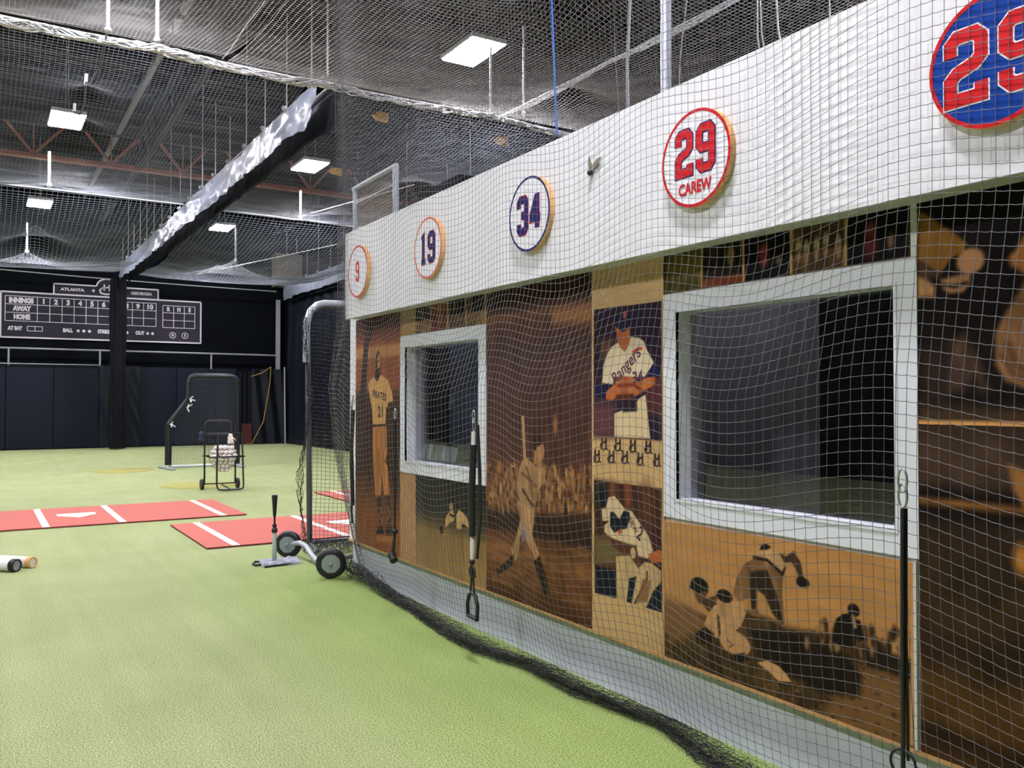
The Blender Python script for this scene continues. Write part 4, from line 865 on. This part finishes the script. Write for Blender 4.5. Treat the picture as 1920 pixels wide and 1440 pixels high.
for x_ in (2.88, 3.05, 3.22, 3.98, 4.12, 4.38, 5.04, 5.2): ln.add([(x_ + .048 * math.cos(k * PI / 8), yl, 3.90 + .048 * math.sin(k * PI / 8)) for k in range(16)], [tuple(range(16))[::-1]])
for x_ in (3.33, 4.19): ln.add([(x_, yl, 5.33), (x_ + .05, yl, 5.27), (x_, yl, 5.21), (x_ - .05, yl, 5.27)], [(0, 1, 2, 3)])
for x_ in (5.86, 6.27):
    vs, fs = stroke2d([(x_ + .1 * math.cos(k * PI / 12), 3.87 + .1 * math.sin(k * PI / 12)) for k in range(24)], .02, True); ln.add([(a_, yl, c_) for a_, c_ in vs], fs)
ln.build('ruled_lines', 'banner_white', t)
tx = MB()
def bt(s_, cx, cz, size, sx=1., off=.008):
    off += .004; put_text(tx, s_, size, lambda a_, c_: (cx + a_, yl - .001, cz + c_), sx, 0, 0, off)
bt('INNINGS', 1.22, 4.81, .22, .78, .012); bt('AWAY', 1.24, 4.55, .21, .78, .012); bt('HOME', 1.24, 4.28, .21, .78, .012)
for k in range(9): bt(str(k + 1), 1.68 + .358 * (k + .5), 4.81, .22)
bt('10', 5.10, 4.81, .22); bt('R', 5.71, 4.77, .19, .8); bt('H', 6.06, 4.77, .19, .8); bt('E', 6.42, 4.77, .19, .8)
bt('AT BAT', 1.05, 3.91, .16, .72, .008); bt('BALL', 2.57, 3.90, .16, .8); bt('STRIKE', 3.66, 3.90, .16, .75); bt('OUT', 4.79, 3.90, .16, .8)
bt('H', 5.86, 3.87, .12, .8, .003); bt('E', 6.27, 3.87, .12, .8, .003); bt('ATLANTA', 2.70, 5.26, .13, 1.2, .002); bt('GEORGIA', 4.83, 5.26, .13, 1.2, .002)
for pts in ([(3.66, 5.5), (3.66, 5.28)], [(3.82, 5.5), (3.82, 5.28)], [(3.62, 5.36), (3.86, 5.44)], [(3.62, 5.4), (3.52, 5.3), (3.56, 5.2), (3.72, 5.17), (3.95, 5.2)]):
    vs, fs = stroke2d(pts, .05); tx.add([(a_, yl - .001, c_) for a_, c_ in vs], fs)
tx.build('lettering', 'banner_white', t)

# ------------------------------------------------------------------ things on the turf
def batting_mat(cx, s0, s1, label, half=2.02):
    t = thing('batting_mat', label, 'batting mat', (cx, s0, 0)); H = .016; L_ = s1 - s0
    MB().box((-half, 0, .001), (half, L_, H)).build('rubber_base', 'mat_edge', t); MB().box((-half, .002, H), (half, L_, H + .006)).build('red_surface', 'mat_red', t)
    for x_ in (-1.71, -.44, .44, 1.71): MB().box((x_ - .042, .003, H + .006), (x_ + .042, L_ - .001, H + .0072)).build('white_line', 'mat_white', t)
    m_ = L_ * .5
    MB().prism([(-.24, m_ + .26, H + .006), (.24, m_ + .26, H + .006), (.24, m_ + .06, H + .006), (0, m_ - .24, H + .006), (-.24, m_ + .06, H + .006)], (0, 0, .0014)).build('home_plate', 'mat_white', t)
batting_mat(1.20, 12.30, 14.38, 'red batting mat with home plate, left, behind the near one')
batting_mat(4.14, 9.70, 11.76, 'red batting mat nearest the clubhouse, behind the batting tee')
batting_mat(6.99, 12.55, 14.62, 'red batting mat seen only through the wheeled screen')
for (x_, s_, r_, l_) in ((2.84, 21.5, .68, 'farther round worn brown spot on the turf, left of the L screen'), (3.62, 17.1, .72, 'nearer round worn brown spot on the turf, behind the ball cart')):
    tag(MB().lathe((x_, s_, 0), (0, 0, 1), [(.002, r_), (.008, r_ - .005), (.008, 0)], 48).build('mound_spot', 'spot'), l_, 'turf spot')

# L-shaped pitching screen
t = thing('pitching_screen', 'black padded L shaped pitching screen with net on silver feet', 'pitching screen', (0, 21.4, 0))
out = [(3.80, 0, .10), (3.80, 0, 1.03), (3.86, 0, 1.12), (4.18, 0, 1.56), (4.24, 0, 1.66), (4.24, 0, 2.02), (4.28, 0, 2.12), (4.36, 0, 2.16), (5.24, 0, 2.16), (5.33, 0, 2.12), (5.38, 0, 2.02), (5.38, 0, .08)]
MB().tube(out[:2], .075, 12).build('padding', 'padfoam', t); MB().tube(out[1:4], .06, 12).build('padding', 'padfoam', t); MB().tube(out[3:8], .055, 12).build('padding', 'padfoam', t); MB().tube(out[6:11], .07, 12).build('padding', 'padfoam', t); MB().tube(out[9:], .05, 12).build('padding', 'padfoam', t)
MB().cyl((3.8, 0, .06), (5.45, 0, .06), .03, n=10).build('bottom_bar', 'galv', t)
for x_ in (3.80, 5.38): MB().tube([(x_ - .1, .55, .03), (x_ + .03, -.55, .03)], .032, 10).build('foot', 'galv', t)
X_, Z_ = np.meshgrid(np.arange(3.86, 5.36, .045), np.arange(.08, 2.12, .045)); lim = np.interp(X_, [3.86, 4.22, 4.26], [1.08, 1.6, 2.12]); Zc = np.minimum(Z_, lim)
net('netting', np.stack([X_, 0 * X_ + .03 + .05 * np.sin(PI * (X_ - 3.8) / 1.5) * np.sin(PI * Z_ / 2.1), Zc], -1), .0022, 'net_black', t, sides=3)
for p_ in ((4.26, -.05, 1.62), (3.84, -.05, 1.04), (4.20, -.05, 1.42)):
    b = MB()
    for k in range(5): b.tube([p_, (p_[0] + random.uniform(-.02, .12), p_[1] - .03, p_[2] + random.uniform(-.1, .1))], .012, 5)
    b.build('tied_lace', 'cable', t)

# ball cart with baseballs
t = thing('ball_cart', 'black tube ball cart with hanging net basket of baseballs', 'ball cart', (3.76, 16.0, 0))
b = MB(); r_ = .016
for x_ in (-.27, .27): b.tube([(x_, .2, .1), (x_, .2, 1.18)], r_, 8)
b.tube([(-.27, .2, 1.12), (-.26, .2, 1.19), (-.2, .2, 1.23), (.12, .2, 1.23), (.19, .2, 1.19), (.2, .2, 1.0)], r_, 8)
for z_ in (1.0, .60): b.tube([(-.3, .22, z_), (.32, .22, z_), (.32, -.25, z_), (-.28, -.25, z_)], .013, 8, closed=True)
b.tube([(-.14, -.25, 1.0), (-.16, -.27, .5), (-.17, -.3, .12), (-.15, -.32, .045), (-.08, -.34, .03), (.22, -.34, .03), (.28, -.32, .05), (.29, -.3, .12), (.27, -.26, 1.0)], r_, 8)
b.tube([(-.27, .2, .1), (.27, .2, .1)], .012, 8); b.tube([(0, .2, .1), (.05, -.33, .04)], .012, 8); b.build('frame', 'rubber', t)
for x_ in (-.335, .29): MB().lathe((x_, .2, .095), (1, 0, 0), [(0, .0), (0, .06), (.0, .095), (.045, .095), (.045, .06), (.045, 0)], 20).build('wheel', 'tyre', t)
A_, H_ = np.meshgrid(np.linspace(0, 2 * PI, 27), np.linspace(0, 1, 15)); rr = .240 * np.clip(1 - (1 - np.clip(H_ * 1.9, 0, 1)) ** 2, 0, 1) ** .5 + .012
net('net_basket', np.stack([.01 + rr * np.cos(A_) * 1.05, -.02 + rr * np.sin(A_), .33 + .66 * H_], -1), .0009, 'net_black', t, sides=3)
b = MB(); b.ball((-.33, .16, .98), (.06, .05, .07), 6); b.ball((-.34, .14, .90), (.05, .05, .05), 6); b.build('strap_bag', 'bag_navy', t)
bc = (3.77, 15.98); pts = []; rb = .037; lay = 0; z_ = .37
while z_ < .80:
    h_ = (z_ - .33) / .66; R_ = .235 * (max(0, 1 - (1 - min(1, h_ * 1.9)) ** 2)) ** .5 - .02; ox = .037 * (lay % 2); n_ = 6
    if z_ > .70: R_ -= (z_ - .70) * 1.4
    for i in range(-n_, n_ + 1):
        for j in range(-n_, n_ + 1):
            px = (i + .5 * (j % 2)) * .075 + ox; py = j * .065 + ox * .6
            rad = math.hypot(px, py)
            if rad < R_ and (rad > R_ - .085 or z_ > .66): pts.append((px + random.uniform(-.009, .009), py + random.uniform(-.006, .006), z_ + random.uniform(-.012, .012)))
    z_ += .062; lay += 1
PB = np.array(pts); PB[:, 2] += RNG.uniform(-.01, .01, len(PB))
for _ in range(60):                                         # settle: push touching balls apart
    d_ = PB[:, None] - PB[None]; n_ = np.linalg.norm(d_, axis=2) + np.eye(len(PB)); push = np.clip(.0745 - n_, 0, None) / 2
    PB += (d_ / n_[..., None] * push[..., None]).sum(1) * .7
b0 = None
for p_ in PB:
    if b0 is None:
        bm = MB().ball((0, 0, 0), rb, 8); o = bm.build('baseball', 'ball'); b0 = o
    else: o = b0.copy(); COL.objects.link(o)
    o.location = (bc[0] + p_[0], bc[1] + p_[1], p_[2]); o.rotation_euler = (random.random() * 6, random.random() * 6, 0)
    tag(o, 'worn off-white baseball in the net basket of the cart', 'baseball', 'baseballs in the cart basket')
t = thing('batting_glove', 'white batting glove hung on the top bar of the ball cart', 'glove', (3.83, 15.74, .93))
b = MB(); b.ball((0, 0, 0), (.05, .022, .055), 8)
for k in range(4): b.tube([(-.035 + .023 * k, 0, -.03), (-.045 + .03 * k, -.01, -.075), (-.04 + .028 * k, -.02, -.10)], [.012, .012, .008], 6)
b.tube([(.04, 0, .0), (.075, -.01, -.02), (.085, -.01, -.05)], [.013, .012, .008], 6); b.build('glove_body', 'ball', t)
MB().lathe((0, 0, .045), (0, 0, 1), [(0, .035), (.03, .03), (.03, .026)], 12).build('cuff', 'mat_white', t)

# batting tee
t = thing('batting_tee', 'batting tee with black rubber cone top on a grey covered base', 'batting tee', (2.50, 8.52, 0))
MB().lathe((0, 0, 0), (0, 0, 1), [(.02, .022), (.33, .020), (.33, 0)], 16).build('lower_tube', 'tee', t)
MB().lathe((0, 0, 0), (0, 0, 1), [(.31, .024), (.31, .028), (.345, .028), (.35, .018), (.36, .016), (.365, .022), (.385, .022), (.39, .010)], 16).build('collar', 'rubber', t)
MB().lathe((0, 0, 0), (0, 0, 1), [(.38, .009), (.46, .010), (.46, .014), (.50, .018), (.60, .024), (.665, .030), (.672, .026), (.665, .018)], 16).build('rubber_cone', 'rubber', t)
MB().prism([(-.14, -.17, .0), (.2, -.12, .0), (.22, .14, .0), (-.1, .16, .0)], (0, 0, .018)).build('base_plate', 'rubber', t)
U, V = np.meshgrid(np.linspace(0, 1, 26), np.linspace(0, 1, 20)); px = -.15 + .38 * U + .03 * V; py = -.15 + .28 * V + .02 * U
zz_ = .022 + .03 * fbm(U * 5, V * 5) + .012 * np.sin(U * 25 + V * 7) * .5; ed = np.minimum.reduce([U, 1 - U, V, 1 - V]); zz_ = np.where(ed < .03, .004, zz_)
MB().grid(np.stack([px, py, zz_], -1)).build('cloth_cover', 'cloth', t)
MB().tube([(-.14, .02, .03), (-.18, .03, .035), (-.21, -.01, .02), (-.19, -.05, .015), (-.15, -.07, .02)], .012, 6).build('carry_strap', 'rubber', t)

# wheeled screen
t = thing('wheeled_screen', 'tall grey pipe screen with black net and two rubber wheels', 'wheeled screen', (0, 9.05, 0))
MB().tube([(3.03, 0, .08), (3.0, 0, 2.30), (3.0, 0, 2.44), (3.03, 0, 2.54), (3.10, 0, 2.60), (3.18, 0, 2.62), (5.0, 0, 2.68), (5.08, 0, 2.60), (5.08, 0, .08)], .030, 12).build('frame', 'greypad', t)
MB().tube([(2.985, 0, 2.0), (2.99, 0, 2.42), (3.03, 0, 2.55), (3.10, 0, 2.615), (3.18, 0, 2.635), (4.9, 0, 2.69)], .038, 12).build('top_sleeve', 'galv', t)
MB().tube([(3.03, 0, .09), (5.08, 0, .09)], .022, 10).build('bottom_bar', 'greypad', t)
X_, Z_ = np.meshgrid(np.arange(2.98, 5.06, .045), np.arange(.06, 2.62, .042))
bul = np.sin(PI * np.clip((X_ - 2.95) / 2.1, 0, 1)); d_ = .10 + .16 * bul * np.sin(PI * Z_ / 2.6); Zs = Z_ - .03 * np.sin(PI * (X_ - 3) / .7) ** 2 + .012 * (vnoise(X_ * 8, Z_ * 8) - .5)
net('netting', np.stack([X_ + .02 * (vnoise(Z_ * 3, X_) - .5), d_ * -.8, Zs], -1), .0020, 'net_black', t, sides=3)
U, Z_ = np.meshgrid(np.arange(0, 7), np.arange(.02, 2.5, .04))
net('net_fringe', np.stack([2.98 - .02 * U * np.sin(Z_ * 2) ** 2 - .05 * np.clip(1.6 - Z_, 0, 1) + .03 * (RNG.random(U.shape) - .5), -.05 - .03 * U + .02 * (RNG.random(U.shape) - .5), Z_ + .02 * (RNG.random(U.shape) - .5)], -1), .0030, 'net_black', t, sides=3)
U, V = np.meshgrid(np.arange(0, 44), np.arange(0, 14)); net('net_heap', np.stack([3.0 + U * .028 + .04 * (RNG.random(U.shape) - .5), -.35 + .04 * V + .06 * (RNG.random(U.shape) - .5), .01 + .13 * RNG.random(U.shape) * np.sin(PI * (V + .5) / 14)], -1), .003, 'net_black', t, sides=3)
def wheel(cx, cy, cz, axis, name='wheel'):
    R_ = .137; wdt = .075
    e = bpy.data.objects.new(name, None); COL.objects.link(e); e.parent = t; e.location = (cx, cy, cz)
    MB().lathe((0, 0, 0), axis, [(-wdt / 2, .085), (-wdt / 2, R_ - .02), (-wdt / 2 + .015, R_ - .004), (0, R_), (wdt / 2 - .015, R_ - .004), (wdt / 2, R_ - .02), (wdt / 2, .085)], 36).build('tyre', 'tyre', e)
    d, u, v = basis(axis)
    b = MB(); b.lathe((0, 0, 0), axis, [(-wdt / 2 + .01, 0), (-wdt / 2 + .01, .088), (wdt / 2 - .006, .088), (wdt / 2 - .006, 0)], 8)
    b.lathe((0, 0, 0), axis, [(-wdt / 2 - .03, 0), (-wdt / 2 - .03, .016), (wdt / 2 + .03, .016), (wdt / 2 + .03, 0)], 12)
    n8 = [(.086 * math.cos(k * PI / 4 + PI / 8), .086 * math.sin(k * PI / 4 + PI / 8)) for k in range(8)]
    for sg in (-1, 1): b.prism([d * sg * (wdt / 2 - .004) + u * p + v * q for p, q in n8], d * sg * .006)
    b.build('hub_plate', 'hub', e)
wheel(2.73, -1.49, .137, (.45, 1, 0)); wheel(2.72, -.27, .137, (.75, 1, 0))
MB().tube([(2.74, -.29, .14), (2.79, -.42, .165), (2.82, -.52, .14), (2.83, -.64, .08), (2.82, -.85, .045), (2.84, -1.1, .05), (2.85, -1.32, .10), (2.80, -1.42, .137)], .026, 10).build('axle', 'galv', t)
MB().tube([(2.83, -.66, .07), (3.0, -.3, .06), (3.03, 0, .08)], .022, 8).tube([(2.85, -1.1, .08), (3.2, -.8, .05), (3.5, -.2, .06), (3.6, 0, .09)], .02, 8).build('brace', 'greypad', t)

# white tubes at left edge
def tube_thing(x_, s0, ang, L_, r_, m, face, label):
    t = thing('plastic_tube', label, 'tube', (x_, s0, r_)); ax = np.array([math.cos(ang), -math.sin(ang), 0])
    MB().cyl(-ax * L_, -ax * .04, r_, n=32).build('barrel', m, t)
    MB().lathe(-ax * .05, ax, [(0, r_ * 1.0), (.0, r_ * 1.05), (.05, r_ * 1.05), (.052, r_ * .98), (.052, r_ * .80), (.04, r_ * .78)], 32).build('end_ring', 'rubber' if m == 'tube_white' else 'ply', t)
    MB().lathe(-ax * .05, ax, [(.043, r_ * .86), (.046, 0)], 24).build('end_face', face, t)
tube_thing(.34, 9.38, .80, 1.1, .058, 'tube_white', 'cloth', 'white tube with black end ring lying at the left edge')
tube_thing(.48, 9.52, .80, 1.1, .052, 'cream', 'mat_white', 'cream tube lying behind the white one at the left edge')

# exercise bands clipped to the net
def hookup(b, x_, s_, z_): b.tube([(x_, s_ + .016 * math.sin(a_), z_ + .038 * math.cos(a_)) for a_ in np.arange(0, 2 * PI, .45)], .004, 6, closed=True)
def band(x_, s_, zt, label, thick=True):
    t = thing('exercise_band', label, 'exercise band', (x_, s_, zt))
    b = MB(); hookup(b, 0, 0, 0); hookup(b, .008, .01, -.05); b.build('carabiner', 'hook', t)
    MB().tube([(0, 0, -.09), (0, .002, -.17)], .014, 8).build('upper_cuff', 'tape', t)
    MB().tube([(0, .002, -.17), (-.005, .012, -.45), (0, .018, -.72)], .021, 10).build('sleeve', 'rubber', t)
    MB().tube([(.012, -.03, -.05), (.014, -.05, -.35), (.014, -.055, -.62), (.006, -.03, -.85)], .010, 8).tube([(.012, -.02, -.08), (.012, -.075, -.5), (.01, -.05, -.75)], .006, 6).build('inner_tubing', 'rubber', t)
    MB().tube([(0, .018, -.72), (0, .014, -.79), (0, .018, -.86)], [.013, .016, .012], 8).build('lower_cuff', 'tape', t)
    MB().ball((0, .018, -.875), .018, 8).tube([(0, .018, -.88), (0, .05, -.93), (0, .03, -.975), (0, -.02, -.96), (0, -.01, -.92), (0, .02, -.89)], .006, 6).build('swivel', 'rubber', t)
    hz = -1.0
    MB().tube([(0, .018, -.9), (0, .035, hz - .06)], .006, 6).tube([(0, .018, -.9), (0, -.01, hz - .06)], .006, 6).build('strap', 'rubber', t)
    MB().tube([(0, .07, hz - .20), (0, .075, hz - .13), (0, .05, hz - .075), (0, .013, hz - .06), (0, -.025, hz - .075), (0, -.05, hz - .13), (0, -.045, hz - .20)], .012, 10).build('handle_arch', 'rubber', t)
    MB().tube([(0, .07, hz - .205), (0, -.045, hz - .21)], .013, 10).build('grip', 'rubber', t)
band(2.56, 4.62, 1.50, 'black exercise band with D handle hanging beside the small window')
t = thing('exercise_band', 'thin black exercise cord with ring hanging in front of the large window edge', 'exercise band', (2.555, 1.755, 1.34))
b = MB(); hookup(b, 0, 0, 0); hookup(b, .006, .004, -.05); b.build('carabiner', 'hook', t)
MB().tube([(0, 0, -.09), (0, .004, -.5), (0, .006, -.93)], .0075, 8).tube([(.012, -.004, -.09), (.012, -.0, -.5), (.012, -.004, -.9)], .005, 8).build('cord', 'rubber', t)
MB().tube([(0, .006 + .045 * math.sin(a_), -.91 + .045 * math.cos(a_)) for a_ in np.arange(0, 2 * PI, .3)], .0045, 6, closed=True).build('ring', 'rubber', t)
t = thing('exercise_band', 'black exercise cord with flat grip hanging left of the small window', 'exercise band', (2.56, 5.78, 1.50))
b = MB(); hookup(b, 0, 0, 0); b.build('carabiner', 'hook', t); MB().tube([(0, 0, -.04), (0, -.01, -.5), (0, .0, -.83)], .007, 8).tube([(.01, .015, -.04), (.01, .03, -.5), (0, .01, -.83)], .005, 8).build('cord', 'rubber', t)
MB().ball((0, 0, -.84), .022, 8).tube([(0, .0, -.85), (0, .05, -1.0)], .008, 6).tube([(0, .0, -.85), (0, .015, -1.0)], .008, 6).build('strap', 'rubber', t)
MB().tube([(0, .06, -1.01), (0, .01, -1.05)], .03, 10).build('grip', 'rubber', t)
t = thing('exercise_band', 'dark exercise cord hanging at the far corner of the net', 'exercise band', (2.60, 6.70, 1.60))
b = MB(); hookup(b, 0, 0, 0); hookup(b, 0, .03, -.05); b.build('carabiner', 'hook', t)
MB().tube([(0, 0, -.08), (0, .03, -.4), (0, .0, -.85)], .016, 8).tube([(.01, .06, -.05), (.01, .08, -.5), (.01, .04, -1.0)], .008, 8).build('cord', 'rubber', t)

# added fill lamps, out of view, brightening the rooms behind the panes
for y_, lab in ((6.6, 'added dim fill lamp brightening the room behind the small window'), (3.4, 'added dim fill lamp brightening the room behind the large window')):
    t = thing('office_fill_lamp', lab, 'ceiling light', (3.22, y_, 2.96)); MB().box((-.08, -.6, .0), (.08, .6, .04)).build('housing', 'housing', t); MB().box((-.07, -.58, -.01), (.07, .58, 0)).build('lens', 'lens_fill', t)
MB_BLIND = MB(); U, V = np.meshgrid(np.linspace(0, 1, 60), np.linspace(0, 1, 4)); MB_BLIND.grid(np.stack([3.75 + .02 * np.sin(U * 75), 3.05 + 1.12 * U, .03 + 2.9 * V], -1))
tag(MB_BLIND.build('office_blind', 'grey_blind'), 'grey hanging blind behind the left part of the large window', 'blind')
tag(MB().box((3.40, 5.3, 1.12), (3.42, 6.55, 2.9)).build('office_screen', 'blue_grey'), 'blue grey partition behind the small window', 'partition')
# things behind the panes
for i in range(7):
    o = MB().box((-.012, 0, 0), (.012, .11, .12)).build('office_book', ['paper', 'cloth', 'mat_white', 'tee'][i % 4]); o.location = (3.20, 6.45 - .062 * i, 1.10); o.rotation_euler = (.2, 0, 1.2)
    o.location[2] = 1.105
    tag(o, 'book leaning on the shelf behind the small window', 'book', 'books behind the small window')
tag(MB().box((3.12, 5.2, 1.04), (3.38, 6.9, 1.10)).box((3.2, 5.3, 0.02), (3.34, 6.8, 1.04)).build('office_shelf', 'room_floor'), 'dark shelf behind the small window', 'shelf')
curtain('office_curtain', 3.33, 7.5, 3.36, 6.75, 1.14, 3.0, 'black', 'dark hanging cloth behind the small window', .04, .2)
t = thing('office_chair', 'dark office chair back seen low behind the large window', 'office chair', (3.9, 2.7, 0))
b = MB(); G = np.array([[(.02 * math.cos(v_ * PI), u_, .75 + .55 * v_ - .18 * (abs(u_) / .3) ** 2.5 * v_) for u_ in np.linspace(-.3, .3, 15)] for v_ in np.linspace(0, 1, 10)]); b.grid(G); b.grid(G[::-1] + np.array([.05, 0, 0])); b.build('backrest', 'black', t)
MB().box((0, -.26, .46), (.5, .26, .54)).build('seat', 'black', t); MB().cyl((.25, 0, .08), (.25, 0, .46), .03, n=10).build('stem', 'steel_dark', t)
b = MB()
for k in range(5): a_ = k * 2 * PI / 5; b.bar((.25, 0, .09), (.25 + .28 * math.cos(a_), .28 * math.sin(a_), .05), .04, .03)
b.build('star_base', 'steel_dark', t)
t = thing('office_desk', 'cluttered desk along the glass of the large window', 'desk', (0, 0, 0))
MB().box((3.2, 2.0, .98), (3.8, 2.45, 1.01)).build('desktop', 'room_floor', t)
for x_, y_ in ((3.22, 2.03), (3.75, 2.03), (3.22, 2.40), (3.75, 2.40)): MB().box((x_, y_, .02), (x_ + .04, y_ + .04, .98)).build('leg', 'steel_dark', t)
for i, (y_, h_, m_) in enumerate(((2.08, .10, 'cloth'), (2.16, .07, 'cream'), (2.23, .09, 'rod'), (2.34, .06, 'cloth'))):
    tag(MB().lathe((3.35 + .05 * (i % 2), y_, 1.01), (0, 0, 1), [(0, 0), (0, .03), (h_, .034), (h_, .03), (.01, .026)], 14).build('desk_cup', m_), ['tallest grey cup', 'cream cup', 'metal cup', 'lowest grey cup'][i] + ' on the desk behind the large window', 'cup')
tag(MB().box((5.4, 2.6, 1.0), (5.9, 3.6, 2.2)).build('display_cabinet', 'concrete'), 'pale cabinet deep in the room behind the large window', 'cabinet')
